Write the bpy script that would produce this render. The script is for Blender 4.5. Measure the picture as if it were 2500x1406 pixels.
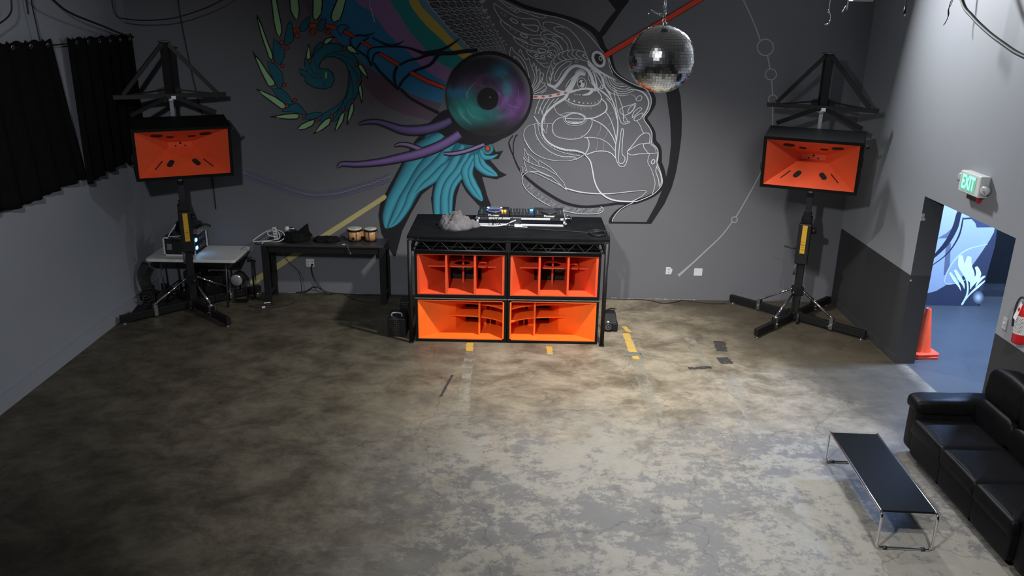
import bpy, bmesh, math, random
from math import sin, cos, pi, radians, sqrt, atan2, exp
from mathutils import Vector, Matrix, noise

for o in list(bpy.data.objects):
    bpy.data.objects.remove(o)
SC = bpy.context.scene
COL = SC.collection
random.seed(7)

# ------------------------------------------------------------------ camera
# room axes: x to the right, y towards the mural wall (wall at y = 0), z up, metres
CAM = Vector((0.0, -11.994, 4.2))
RX = Vector((1.0, 0.00816, 0.01644)).normalized()
FWD = Vector((-0.00296, 0.94718, -0.32069)).normalized()
UP = RX.cross(FWD).normalized()
RX = FWD.cross(UP).normalized()
FPX = 2013.66
cam_data = bpy.data.cameras.new('camera')
cam_data.sensor_fit = 'HORIZONTAL'
cam_data.sensor_width = 36.0
cam_data.lens = FPX / 2500 * 36.0
cam_data.clip_start = 0.05
cam = bpy.data.objects.new('camera', cam_data)
COL.objects.link(cam)
mw = Matrix.Identity(4)
for i, v in enumerate((RX, UP, -FWD)):
    for k in range(3):
        mw[k][i] = v[k]
mw.translation = CAM
cam.matrix_world = mw
SC.camera = cam

# ------------------------------------------------------------------ world, exposure, lamps
SC.view_settings.view_transform = 'Standard'
SC.view_settings.look = 'None'
SC.view_settings.exposure = 0.0
SC.view_settings.gamma = 1.0
SC.view_settings.use_curve_mapping = False
world = bpy.data.worlds.new('world')
SC.world = world
world.use_nodes = True
bg = world.node_tree.nodes['Background']
bg.inputs[0].default_value = (0.5, 0.55, 0.62, 1)
bg.inputs[1].default_value = 0.004


def aim(o, loc, target):
    o.location = loc
    d = (Vector(target) - Vector(loc)).normalized()
    o.rotation_euler = d.to_track_quat('-Z', 'Y').to_euler()


def spot(name, loc, target, power, angle, blend, radius, color=(1, 1, 1)):
    l = bpy.data.lights.new(name, 'SPOT')
    l.energy = power
    l.spot_size = radians(angle)
    l.spot_blend = blend
    l.shadow_soft_size = radius
    l.color = color
    o = bpy.data.objects.new(name, l)
    COL.objects.link(o)
    aim(o, loc, target)
    return o


def area(name, loc, target, power, sx, sy, color=(1, 1, 1), spread=180):
    l = bpy.data.lights.new(name, 'AREA')
    l.energy = power
    l.shape = 'RECTANGLE'
    l.size = sx
    l.size_y = sy
    l.color = color
    l.spread = radians(spread)
    o = bpy.data.objects.new(name, l)
    COL.objects.link(o)
    aim(o, loc, target)
    return o


# shaded lamps and two added fill spots under the ceiling of the hall, a flood over the corner, one cool lamp in the next room
spot('hall_lamp', (1.3, -3.4, 4.75), (1.05, -2.75, 1.75), 1380, 118, 1.0, 0.10, (1.0, 0.985, 0.95))
spot('rear_fill', (-1.2, -10.0, 5.3), (0.75, -5.7, 0.9), 1850, 80, 1.0, 0.12, (0.97, 0.985, 1.0))  # added spot behind the camera, lifts the mural wall
spot('side_fill', (-1.5, -11.0, 5.3), (-5.1, -2.3, 1.35), 1000, 46, 1.0, 0.12, (0.93, 0.96, 1.0))  # added unseen spot, brightens the left wall and left horn
spot('entrance_lamp', (2.6, -9.2, 5.2), (3.1, -5.2, 0.2), 850, 64, 1.0, 0.10, (1.0, 0.985, 0.96))
area('corner_flood', (3.2, -1.2, 4.95), (2.9, -6.0, 3.9), 228, 0.3, 0.2, (0.92, 0.96, 1.0), 180)
area('annex_lamp', (7.0, -2.05, 3.6), (6.7, -1.2, 0), 600, 0.5, 0.5, (0.33, 0.54, 1.0), 180)


# ------------------------------------------------------------------ pixels of the photograph on known planes
def ray(u, v):
    return (RX * ((u - 1250) / FPX) - UP * ((v - 703) / FPX) + FWD).normalized()


def on_wall(u, v, y=0.0):                 # point of the mural wall seen at photo pixel (u, v)
    d = ray(u, v)
    return CAM + d * ((y - CAM.y) / d.y)


# ------------------------------------------------------------------ materials
MATS = {}


def mat(name, col, rough=0.5, metal=0.0, spec=0.5, emit=None, estr=0.0, var=0.0, vscale=8.0, bump=0.0, bscale=60.0, coat=0.0):
    if name in MATS:
        return MATS[name]
    m = bpy.data.materials.new(name)
    m.use_nodes = True
    nt = m.node_tree
    b = nt.nodes['Principled BSDF']
    b.inputs['Base Color'].default_value = (*col, 1)
    b.inputs['Roughness'].default_value = rough
    b.inputs['Metallic'].default_value = metal
    b.inputs['Specular IOR Level'].default_value = spec
    b.inputs['Coat Weight'].default_value = coat
    if emit:
        b.inputs['Emission Color'].default_value = (*emit, 1)
        b.inputs['Emission Strength'].default_value = estr
    tc = nt.nodes.new('ShaderNodeTexCoord')
    if var > 0:
        n = nt.nodes.new('ShaderNodeTexNoise')
        n.inputs['Scale'].default_value = vscale
        n.inputs['Detail'].default_value = 5
        nt.links.new(tc.outputs['Object'], n.inputs['Vector'])
        r = nt.nodes.new('ShaderNodeValToRGB')
        r.color_ramp.elements[0].position = 0.3
        r.color_ramp.elements[1].position = 0.7
        r.color_ramp.elements[0].color = tuple(c * (1 - var) for c in col) + (1,)
        r.color_ramp.elements[1].color = tuple(min(1, c * (1 + var)) for c in col) + (1,)
        nt.links.new(n.outputs['Fac'], r.inputs['Fac'])
        nt.links.new(r.outputs['Color'], b.inputs['Base Color'])
    if bump > 0:
        n = nt.nodes.new('ShaderNodeTexNoise')
        n.inputs['Scale'].default_value = bscale
        n.inputs['Detail'].default_value = 4
        nt.links.new(tc.outputs['Object'], n.inputs['Vector'])
        bp = nt.nodes.new('ShaderNodeBump')
        bp.inputs['Strength'].default_value = bump
        bp.inputs['Distance'].default_value = 0.004
        nt.links.new(n.outputs['Fac'], bp.inputs['Height'])
        nt.links.new(bp.outputs['Normal'], b.inputs['Normal'])
    MATS[name] = m
    return m


def S(r, g, b):                            # 0-255 display colour to linear
    return tuple(((c / 255) / 12.92 if c / 255 < 0.04045 else ((c / 255 + 0.055) / 1.055) ** 2.4) for c in (r, g, b))


BLACK = mat('black_paint', (0.009, 0.009, 0.010), 0.5, spec=0.3, var=0.25, vscale=30)
BLACKS = mat('black_steel', (0.0075, 0.0075, 0.008), 0.5, spec=0.3, var=0.2, vscale=20)
BLACKW = mat('black_textured_wood', (0.006, 0.0065, 0.0065), 0.65, spec=0.12, bump=0.25, bscale=180, var=0.2, vscale=40)
RUBBER = mat('black_rubber', (0.008, 0.008, 0.009), 0.6, var=0.2, vscale=30)
DARK = mat('deep_shadow_black', (0.004, 0.004, 0.004), 0.8, var=0.1)
ORANGE = mat('red_orange_paint', (0.74, 0.085, 0.024), 0.45, var=0.05, vscale=6)
ORANGE2 = mat('bright_orange_paint', (0.97, 0.16, 0.014), 0.45, var=0.05, vscale=6)
CHROME = mat('chrome', (0.75, 0.76, 0.78), 0.1, 1.0, var=0.03)
ALU = mat('aluminium_trim', (0.72, 0.74, 0.77), 0.4, 0.3, var=0.06, vscale=40)
ZINC = mat('zinc_steel', (0.5, 0.51, 0.53), 0.28, 1.0, var=0.15, vscale=50)
WHITEP = mat('white_plastic', (0.62, 0.62, 0.61), 0.45, var=0.05)
TABLEW = mat('white_table_plastic', (0.60, 0.58, 0.56), 0.5, var=0.04, bump=0.1)
YELLOWL = mat('yellow_label', (0.62, 0.34, 0.015), 0.5, var=0.06)
LABELB = mat('label_print', (0.02, 0.02, 0.02), 0.6, var=0.1)
LEATHER = mat('black_leather', (0.0042, 0.0042, 0.0048), 0.44, spec=0.09, bump=0.35, bscale=45, var=0.2, vscale=14)
CURT = mat('black_curtain_cloth', (0.0045, 0.0045, 0.005), 0.95, spec=0.1, var=0.25, vscale=25, bump=0.2)
CLOTHG = mat('grey_jersey_cloth', (0.125, 0.118, 0.124), 0.9, spec=0.1, var=0.15, vscale=18, bump=0.4, bscale=120)
CLOTHB = mat('black_cloth', (0.008, 0.008, 0.009), 0.9, spec=0.15, var=0.3, vscale=20, bump=0.3)
WOODM = mat('maple_shell', (0.55, 0.29, 0.12), 0.35, var=0.12, vscale=25, coat=0.3)
SKIN = mat('drum_skin', (0.55, 0.52, 0.46), 0.6, var=0.12, vscale=20)
RED = mat('red_paint', (0.55, 0.015, 0.02), 0.3, var=0.05)
REDL = mat('red_lens', (0.5, 0.02, 0.06), 0.3, var=0.1)
CONE = mat('cone_orange', (0.85, 0.085, 0.025), 0.4, var=0.06)
PAPER = mat('white_paper', (0.75, 0.75, 0.75), 0.7, var=0.04)
BENCH = mat('dark_grey_laminate', (0.03, 0.03, 0.033), 0.4, var=0.15, vscale=12)
LED_B = mat('blue_led', (0.02, 0.1, 0.5), 0.3, emit=(0.05, 0.35, 1.0), estr=9, var=0.02)
LED_C = mat('blue_led_core', (0.2, 0.5, 0.9), 0.3, emit=(0.35, 0.75, 1.0), estr=14, var=0.02)
LED_W = mat('white_led', (0.8, 0.8, 0.9), 0.3, emit=(0.8, 0.87, 1.0), estr=5, var=0.02)
LED_O = mat('orange_led', (0.8, 0.3, 0.05), 0.3, emit=(1.0, 0.3, 0.03), estr=5, var=0.02)
EXITG = mat('exit_green', (0.2, 0.8, 0.5), 0.5, emit=(0.30, 1.0, 0.62), estr=1.15, var=0.02)
EXITF = mat('exit_face', (0.25, 0.5, 0.38), 0.5, emit=(0.10, 0.50, 0.32), estr=0.35, var=0.02)
GLASS = mat('lamp_lens', (0.7, 0.72, 0.74), 0.12, 0.4, var=0.2, vscale=60)


# ------------------------------------------------------------------ mesh helpers
class MB:
    def __init__(self):
        self.bm = bmesh.new()
        self.col = None

    def poly(self, pts):
        vs = [self.bm.verts.new(p) for p in pts]
        return self.bm.faces.new(vs)

    def box(self, lo, hi, rot=None, at=None):
        """box between two corners, optionally turned by matrix rot about point at"""
        x0, y0, z0 = lo
        x1, y1, z1 = hi
        c = [Vector(p) for p in ((x0, y0, z0), (x1, y0, z0), (x1, y1, z0), (x0, y1, z0), (x0, y0, z1), (x1, y0, z1), (x1, y1, z1), (x0, y1, z1))]
        if rot is not None:
            a = Vector(at) if at else Vector((0, 0, 0))
            c = [a + rot @ (p - a) for p in c]
        v = [self.bm.verts.new(p) for p in c]
        for f in ((3, 2, 1, 0), (4, 5, 6, 7), (0, 1, 5, 4), (1, 2, 6, 5), (2, 3, 7, 6), (3, 0, 4, 7)):
            self.bm.faces.new([v[i] for i in f])

    def bar(self, p0, p1, w, h=None, up=(0, 0, 1)):
        """square bar from p0 to p1, w wide and h high"""
        p0, p1 = Vector(p0), Vector(p1)
        h = h or w
        d = (p1 - p0).normalized()
        u = Vector(up)
        if abs(d.dot(u)) > 0.98:
            u = Vector((0, 1, 0))
        s = d.cross(u).normalized()
        t = s.cross(d).normalized()
        vs = []
        for p in (p0, p1):
            for a, b in ((-1, -1), (1, -1), (1, 1), (-1, 1)):
                vs.append(self.bm.verts.new(p + s * (a * w / 2) + t * (b * h / 2)))
        for f in ((0, 1, 2, 3), (7, 6, 5, 4), (0, 4, 5, 1), (1, 5, 6, 2), (2, 6, 7, 3), (3, 7, 4, 0)):
            self.bm.faces.new([vs[i] for i in f])

    def cyl(self, p0, p1, r0, r1=None, n=16, cap=True):
        r1 = r0 if r1 is None else r1
        p0, p1 = Vector(p0), Vector(p1)
        d = (p1 - p0).normalized()
        a = d.orthogonal().normalized()
        b = d.cross(a)
        rings = []
        for p, r in ((p0, r0), (p1, r1)):
            rings.append([self.bm.verts.new(p + (a * cos(2 * pi * i / n) + b * sin(2 * pi * i / n)) * r) for i in range(n)])
        for i in range(n):
            f = self.bm.faces.new((rings[0][i], rings[0][(i + 1) % n], rings[1][(i + 1) % n], rings[1][i]))
            f.smooth = n > 8
        if cap:
            self.bm.faces.new(rings[0][::-1])
            self.bm.faces.new(rings[1])

    def tube(self, pts, r, n=8, closed=False, smooth=True):
        pts = [Vector(p) for p in pts]
        m = len(pts)
        rings = []
        prev = None
        for i, p in enumerate(pts):
            if closed:
                d = (pts[(i + 1) % m] - pts[i - 1]).normalized()
            else:
                d = (pts[min(i + 1, m - 1)] - pts[max(i - 1, 0)])
                d = d.normalized() if d.length > 1e-9 else Vector((0, 0, 1))
            if prev is None:
                a = d.orthogonal().normalized()
            else:
                a = prev - d * prev.dot(d)
                a = a.normalized() if a.length > 1e-6 else d.orthogonal().normalized()
            prev = a
            b = d.cross(a)
            rr = r[i] if isinstance(r, (list, tuple)) else r
            rings.append([self.bm.verts.new(p + (a * cos(2 * pi * k / n) + b * sin(2 * pi * k / n)) * rr) for k in range(n)])
        for i in range(m if closed else m - 1):
            A, B = rings[i], rings[(i + 1) % m]
            for k in range(n):
                f = self.bm.faces.new((A[k], A[(k + 1) % n], B[(k + 1) % n], B[k]))
                f.smooth = smooth
        if not closed:
            self.bm.faces.new(rings[0][::-1])
            self.bm.faces.new(rings[-1])

    def lathe(self, prof, at=(0, 0, 0), n=24, rot=None, cap=True):
        """profile of (radius, height) turned round z, placed by rot and at"""
        at = Vector(at)
        rings = []
        for r, z in prof:
            ring = []
            for i in range(n):
                p = Vector((r * cos(2 * pi * i / n), r * sin(2 * pi * i / n), z))
                if rot is not None:
                    p = rot @ p
                ring.append(self.bm.verts.new(at + p))
            rings.append(ring)
        for A, B in zip(rings, rings[1:]):
            for k in range(n):
                f = self.bm.faces.new((A[k], A[(k + 1) % n], B[(k + 1) % n], B[k]))
                f.smooth = True
        if cap:
            self.bm.faces.new(rings[0][::-1])
            self.bm.faces.new(rings[-1])

    def prism(self, pts, vec):
        """extrude a planar polygon of 3-D points by vec"""
        vec = Vector(vec)
        a = [self.bm.verts.new(p) for p in pts]
        b = [self.bm.verts.new(Vector(p) + vec) for p in pts]
        n = len(a)
        self.bm.faces.new(a)
        self.bm.faces.new(b[::-1])
        for i in range(n):
            self.bm.faces.new((a[i], b[i], b[(i + 1) % n], a[(i + 1) % n]))

    def sup(self, c, s, e1=0.35, e2=0.35, n=24, m=14, rot=None, wob=0.0, seed=0):
        """soft cushion (superellipsoid), half sizes s"""
        def pw(x, e):
            return math.copysign(abs(x) ** e, x)
        c = Vector(c)
        rings = []
        for j in range(1, m):
            ph = -pi / 2 + pi * j / m
            ring = []
            for i in range(n):
                th = 2 * pi * i / n
                p = Vector((s[0] * pw(cos(ph), e1) * pw(cos(th), e2), s[1] * pw(cos(ph), e1) * pw(sin(th), e2), s[2] * pw(sin(ph), e1)))
                if wob:
                    p += p.normalized() * wob * (noise.noise(p * 5 + Vector((seed, 0, 0))) + 0.5 * noise.noise(p * 13 + Vector((0, seed, 0))))
                ring.append(p)
            rings.append(ring)
        top, bot = Vector((0, 0, s[2])), Vector((0, 0, -s[2]))
        f_ = (lambda p: c + (rot @ p)) if rot is not None else (lambda p: c + p)
        R = [[self.bm.verts.new(f_(p)) for p in ring] for ring in rings]
        vb, vt = self.bm.verts.new(f_(bot)), self.bm.verts.new(f_(top))
        for A, B in zip(R, R[1:]):
            for k in range(n):
                self.bm.faces.new((A[k], A[(k + 1) % n], B[(k + 1) % n], B[k])).smooth = True
        for k in range(n):
            self.bm.faces.new((vb, R[0][(k + 1) % n], R[0][k])).smooth = True
            self.bm.faces.new((vt, R[-1][k], R[-1][(k + 1) % n])).smooth = True

    def lump(self, cx, cy, z0, outline, h, seed=0, amp=0.25, freq=6.0, nr=14, na=48, power=0.6):
        """a crumpled heap of cloth: outline(angle) gives the footprint radius"""
        ctr = self.bm.verts.new((cx, cy, z0 + h * (0.9 + amp * noise.noise(Vector((seed, 1, 1))))))
        rings = []
        for j in range(1, nr + 1):
            t = j / nr
            ring = []
            for i in range(na):
                a = 2 * pi * i / na
                r = outline(a) * t
                x, y = cx + r * cos(a), cy + r * sin(a)
                q = Vector((x * freq + seed, y * freq, seed * 0.7))
                w = noise.noise(q) + 0.6 * abs(noise.noise(q * 2.1)) - 0.15
                z = z0 + max(0.004 if t < 1 else 0.0, h * (max(0.0, 1 - t ** 2.2) ** power) * (1 + amp * 2.2 * w)) * (1 if t < 1 else 0)
                ring.append(self.bm.verts.new((x, y, z)))
            rings.append(ring)
        for i in range(na):
            self.bm.faces.new((ctr, rings[0][i], rings[0][(i + 1) % na])).smooth = True
        for A, B in zip(rings, rings[1:]):
            for k in range(na):
                self.bm.faces.new((A[k], B[k], B[(k + 1) % na], A[(k + 1) % na])).smooth = True
        self.bm.faces.new(rings[-1][::-1])


def obj(name, mb, m, parent=None, bevel=0.0, seg=2, kind=None, label=None, recalc=True, loc=None, rotz=0.0):
    me = bpy.data.meshes.new(name)
    if recalc:
        bmesh.ops.recalc_face_normals(mb.bm, faces=mb.bm.faces)
    mb.bm.to_mesh(me)
    mb.bm.free()
    for x in (m if isinstance(m, (list, tuple)) else [m]):
        me.materials.append(x)
    o = bpy.data.objects.new(name, me)
    COL.objects.link(o)
    if parent is not None:
        o.parent = parent
    if loc:
        o.location = loc
    o.rotation_euler[2] = rotz
    if bevel > 0:
        b = o.modifiers.new('bevel', 'BEVEL')
        b.width = bevel
        b.segments = seg
        b.limit_method = 'ANGLE'
        b.angle_limit = radians(40)
    if kind:
        o['kind'] = kind
    if label:
        o['label'] = label
    return o


def thing(name, label, cat, loc=(0, 0, 0), rotz=0.0, group=None, rot=None):
    o = bpy.data.objects.new(name, None)
    o.empty_display_size = 0.1
    COL.objects.link(o)
    o.location = loc
    o.rotation_euler = rot if rot else (0, 0, rotz)
    o['label'] = label
    o['category'] = cat
    if group:
        o['group'] = group
    return o


def tag(o, label, cat, group=None):
    o['label'] = label
    o['category'] = cat
    if group:
        o['group'] = group
    return o


def struct(name, mb, m, parent=None, **k):
    return obj(name, mb, m, parent, kind='structure', **k)


def smooth(pts, n=6, closed=False):
    """Catmull-Rom through the points (any dimension)"""
    P = [Vector(p) for p in pts]
    m = len(P)
    if m < 3:
        return P
    out = []
    for i in range(m if closed else m - 1):
        if closed:
            a, b, c, d = P[i - 1], P[i], P[(i + 1) % m], P[(i + 2) % m]
        else:
            a, b, c, d = P[max(i - 1, 0)], P[i], P[i + 1], P[min(i + 2, m - 1)]
        for k in range(n):
            t = k / n
            out.append(0.5 * ((2 * b) + (c - a) * t + (2 * a - 5 * b + 4 * c - d) * t * t + (3 * b - a - 3 * c + d) * t ** 3))
    if not closed:
        out.append(P[-1])
    return out


def cable(name, pts, r, m, label=None, cat=None, parent=None, n=6, sm=6, group=None):
    b = MB()
    b.tube(smooth(pts, sm), r, n)
    o = obj(name, b, m, parent)
    if label:
        tag(o, label, cat, group)
    return o


def lettering(name, body, m, parent, mtx, size, extrude=0.001, bold=0.0, sx=1.0):
    cu = bpy.data.curves.new(name, 'FONT')
    cu.body = body
    cu.size = size
    cu.extrude = extrude
    cu.offset = bold
    cu.align_x = 'CENTER'
    cu.align_y = 'CENTER'
    t = bpy.data.objects.new(name, cu)
    COL.objects.link(t)
    bpy.context.view_layer.update()
    dg = bpy.context.evaluated_depsgraph_get()
    me = bpy.data.meshes.new_from_object(t.evaluated_get(dg))
    bpy.data.objects.remove(t)
    me.transform(Matrix.Diagonal((sx, 1, 1, 1)))
    me.transform(mtx)
    me.materials.clear()
    me.materials.append(m)
    o = bpy.data.objects.new(name, me)
    COL.objects.link(o)
    if parent is not None:
        o.parent = parent
    return o


def frame(origin, x, y):
    """matrix whose axes are x, y and their cross product"""
    x, y = Vector(x).normalized(), Vector(y).normalized()
    z = x.cross(y)
    M = Matrix.Identity(4)
    for i, v in enumerate((x, y, z)):
        for k in range(3):
            M[k][i] = v[k]
    M.translation = Vector(origin)
    return M


def copy_tree(o, parent=None):
    c = o.copy()
    COL.objects.link(c)
    c.parent = parent
    for ch in list(o.children):
        copy_tree(ch, c)
    return c
# ------------------------------------------------------------------ setting: surfaces
class NT:
    """tiny helper to write node trees"""
    def __init__(self, name):
        self.m = bpy.data.materials.new(name)
        self.m.use_nodes = True
        self.t = self.m.node_tree
        self.b = self.t.nodes['Principled BSDF']
        self.tc = self.t.nodes.new('ShaderNodeTexCoord')
        self.pos = self.tc.outputs['Object']

    def link(self, a, b):
        self.t.links.new(a, b)

    def noise(self, scale, detail=8, rough=0.6, dist=0.0, vec=None, off=(0, 0, 0), sc=(1, 1, 1)):
        mp = self.t.nodes.new('ShaderNodeMapping')
        mp.inputs['Location'].default_value = off
        mp.inputs['Scale'].default_value = sc
        self.link(vec or self.pos, mp.inputs['Vector'])
        n = self.t.nodes.new('ShaderNodeTexNoise')
        n.inputs['Scale'].default_value = scale
        n.inputs['Detail'].default_value = detail
        n.inputs['Roughness'].default_value = rough
        n.inputs['Distortion'].default_value = dist
        self.link(mp.outputs['Vector'], n.inputs['Vector'])
        return n.outputs['Fac']

    def step(self, v, lo, hi):
        r = self.t.nodes.new('ShaderNodeMapRange')
        r.interpolation_type = 'SMOOTHSTEP'
        r.inputs['From Min'].default_value = lo
        r.inputs['From Max'].default_value = hi
        self.link(v, r.inputs['Value'])
        return r.outputs['Result']

    def math(self, op, a, b):
        n = self.t.nodes.new('ShaderNodeMath')
        n.operation = op
        for i, v in enumerate((a, b)):
            if isinstance(v, (int, float)):
                n.inputs[i].default_value = v
            else:
                self.link(v, n.inputs[i])
        return n.outputs[0]

    def mix(self, f, a, b, mode='MIX'):
        n = self.t.nodes.new('ShaderNodeMix')
        n.data_type = 'RGBA'
        n.blend_type = mode
        if isinstance(f, (int, float)):
            n.inputs[0].default_value = f
        else:
            self.link(f, n.inputs[0])
        for i, v in ((6, a), (7, b)):
            if isinstance(v, tuple):
                n.inputs[i].default_value = (*v, 1)
            else:
                self.link(v, n.inputs[i])
        return n.outputs[2]

    def xyz(self):
        s = self.t.nodes.new('ShaderNodeSeparateXYZ')
        self.link(self.pos, s.inputs[0])
        return s.outputs


def floor_material():
    k = NT('worn_concrete')
    x, y, z = k.xyz()
    # ragged patches where the grey sealer has worn through to pale concrete
    big = k.noise(0.62, 3, 0.55, 0.5, off=(3.1, 0.7, 0))
    rag = k.noise(2.8, 15, 0.78, 0.2, off=(1.0, 4.0, 0), sc=(0.85, 1.1, 1))
    fine = k.noise(8.5, 15, 0.82, 0.0, off=(2.2, 6.1, 0))
    patch = k.step(k.math('ADD', k.math('ADD', k.math('MULTIPLY', big, 0.40), k.math('MULTIPLY', rag, 0.62)), k.math('MULTIPLY', fine, 0.62)), 0.79, 0.86)
    soft = k.noise(1.1, 8, 0.65, 0.3, off=(7, 1, 0))
    grey = k.mix(soft, (0.088, 0.087, 0.090), (0.135, 0.131, 0.127))
    pale = k.mix(k.noise(9, 12, 0.8, off=(5, 2, 0)), (0.150, 0.143, 0.124), (0.250, 0.238, 0.208))
    c = k.mix(patch, grey, pale)
    # towards the stage the sealer is gone: tan concrete with brown stains and drag marks
    tanm = k.step(k.math('ADD', y, k.math('MULTIPLY', k.noise(0.9, 8, 0.7, 0.5, off=(9, 9, 0)), 3.4)), -3.3, -1.5)
    tan = k.mix(k.step(k.noise(2.2, 15, 0.74, 0.3, sc=(0.85, 1.15, 1)), 0.33, 0.66), (0.095, 0.076, 0.050), (0.265, 0.226, 0.166))
    c = k.mix(tanm, c, tan)
    # old brown stains, heaviest on the left half of the hall
    lm = k.step(k.math('ADD', k.math('MULTIPLY', x, -1.0), k.math('MULTIPLY', k.noise(0.5, 8, 0.65, 0.4, off=(2, 8, 0)), 4.6)), 1.3, 4.6)
    brown = k.mix(k.step(k.noise(2.1, 15, 0.76, 0.3, off=(4, 4, 0), sc=(0.9, 1.1, 1)), 0.3, 0.74), (0.022, 0.019, 0.013), (0.105, 0.092, 0.066))
    c = k.mix(k.math('MULTIPLY', lm, 0.95), c, brown)
    rm = k.step(k.math('ADD', k.math('ADD', x, k.math('MULTIPLY', y, 0.45)), k.math('MULTIPLY', k.noise(0.8, 7, 0.65, 0.4, off=(6, 5, 0)), 2.2)), 2.5, 3.9)  # right corner: brown stain deepened with painted shade round the tower
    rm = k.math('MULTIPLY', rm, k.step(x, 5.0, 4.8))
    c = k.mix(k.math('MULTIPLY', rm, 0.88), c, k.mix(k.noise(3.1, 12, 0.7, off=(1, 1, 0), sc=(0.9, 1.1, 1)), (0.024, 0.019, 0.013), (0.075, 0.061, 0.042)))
    st = k.step(k.noise(1.6, 15, 0.76, 0.4, off=(11, 3, 0)), 0.53, 0.66)
    c = k.mix(k.math('MULTIPLY', st, 0.5), c, (0.045, 0.036, 0.025))
    c = k.mix(k.step(x, 4.98, 5.02), c, k.mix(soft, (0.042, 0.043, 0.045), (0.075, 0.076, 0.078)))   # smoother grey slab in the next room
    # fine grit, scuffs and hairline cracks
    sp = k.step(k.noise(38, 4, 0.7), 0.62, 0.8)
    c = k.mix(k.math('MULTIPLY', sp, 0.25), c, (0.029, 0.027, 0.023))
    vo = k.t.nodes.new('ShaderNodeTexVoronoi')
    vo.feature = 'DISTANCE_TO_EDGE'
    vo.inputs['Scale'].default_value = 0.38
    ad = k.t.nodes.new('ShaderNodeVectorMath')
    ad.operation = 'ADD'
    k.link(k.pos, ad.inputs[0])
    nz = k.t.nodes.new('ShaderNodeTexNoise')
    nz.inputs['Scale'].default_value = 1.3
    nz.inputs['Detail'].default_value = 6
    k.link(k.pos, nz.inputs['Vector'])
    k.link(nz.outputs['Color'], ad.inputs[1])
    k.link(ad.outputs[0], vo.inputs['Vector'])
    cr = k.step(vo.outputs['Distance'], 0.004, 0.0)
    c = k.mix(k.math('MULTIPLY', cr, 0.4), c, (0.023, 0.020, 0.017))
    k.link(c, k.b.inputs['Base Color'])
    rr = k.t.nodes.new('ShaderNodeMapRange')
    rr.inputs['To Min'].default_value = 0.36
    rr.inputs['To Max'].default_value = 0.66
    k.b.inputs['Specular IOR Level'].default_value = 0.28
    k.link(rag, rr.inputs['Value'])
    k.link(rr.outputs['Result'], k.b.inputs['Roughness'])
    bp = k.t.nodes.new('ShaderNodeBump')
    bp.inputs['Strength'].default_value = 0.18
    bp.inputs['Distance'].default_value = 0.006
    k.link(k.noise(14, 8, 0.7), bp.inputs['Height'])
    k.link(bp.outputs['Normal'], k.b.inputs['Normal'])
    return k.m


def wall_material(name, low, high, split):
    """matt wall paint; below the split height the darker dado colour"""
    k = NT(name)
    x, y, z = k.xyz()
    n = k.noise(1.3, 6, 0.6)
    if split is None:
        c = k.mix(n, tuple(v * 0.93 for v in high), tuple(v * 1.07 for v in high))
    else:
        f = k.step(z, split - 0.002, split + 0.002)
        c = k.mix(f, low, k.mix(n, tuple(v * 0.95 for v in high), tuple(v * 1.05 for v in high)))
    k.link(c, k.b.inputs['Base Color'])
    k.b.inputs['Roughness'].default_value = 0.62
    k.b.inputs['Specular IOR Level'].default_value = 0.3
    bp = k.t.nodes.new('ShaderNodeBump')
    bp.inputs['Strength'].default_value = 0.12
    bp.inputs['Distance'].default_value = 0.003
    k.link(k.noise(55, 5, 0.6), bp.inputs['Height'])
    k.link(bp.outputs['Normal'], k.b.inputs['Normal'])
    return k.m


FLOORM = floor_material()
WBASE = (0.145, 0.147, 0.162)
M_BACK = wall_material('charcoal_wall_paint', None, WBASE, None)
M_LEFT = wall_material('left_wall_paint', None, (0.27, 0.285, 0.32), None)
M_RIGHT = wall_material('two_tone_wall_paint', (0.04, 0.04, 0.043), (0.29, 0.30, 0.32), 1.175)
M_ANNEX = wall_material('annex_dark_paint', None, (0.009, 0.0095, 0.0105), None)
M_CEIL = wall_material('ceiling_paint', None, (0.19, 0.19, 0.195), None)
M_FRONT = wall_material('rear_wall_paint', None, (0.10, 0.10, 0.105), None)

XL, XR, CEIL = -5.47, 4.867, 5.7

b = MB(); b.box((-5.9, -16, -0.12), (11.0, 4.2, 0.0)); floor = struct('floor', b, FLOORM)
b = MB(); b.box((-5.9, 0.0, 0.0), (5.114, 0.2, CEIL)); wall_back = struct('wall_back', b, M_BACK)
b = MB(); b.box((XL - 0.2, -16, 0.0), (XL, 0.0, CEIL)); wall_left = struct('wall_left', b, M_LEFT)
b = MB()
b.box((XR, -2.30, 0.0), (5.114, 0.0, CEIL))
b.box((XR, -16, 0.0), (5.114, -4.20, CEIL))
b.box((XR, -4.20, 2.166), (5.114, -2.30, CEIL))
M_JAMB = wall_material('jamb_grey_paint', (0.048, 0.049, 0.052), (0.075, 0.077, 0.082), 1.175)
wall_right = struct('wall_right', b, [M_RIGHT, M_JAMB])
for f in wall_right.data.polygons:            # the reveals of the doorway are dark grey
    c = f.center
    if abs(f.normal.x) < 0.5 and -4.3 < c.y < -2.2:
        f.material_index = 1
b = MB(); b.box((-5.9, -16.2, 0.0), (11.0, -16, CEIL)); struct('wall_front', b, M_FRONT)
b = MB(); b.box((-5.9, -16.2, CEIL), (11.0, 4.2, CEIL + 0.15)); struct('ceiling', b, M_CEIL)
b = MB(); b.box((11.0, -16.2, 0), (11.2, 4.2, CEIL)); struct('wall_annex_side', b, M_ANNEX)
b = MB(); b.box((5.114, 0.75, 0.0), (11.0, 0.95, CEIL)); struct('wall_annex_back', b, M_ANNEX)
# low ledge along the dark wall of the next room
b = MB(); b.box((7.15, 0.42, 0.0), (11.0, 0.75, 0.11)); struct('trim_1', b, mat('annex_ledge_paint', (0.03, 0.032, 0.036), 0.5, var=0.2))
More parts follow.
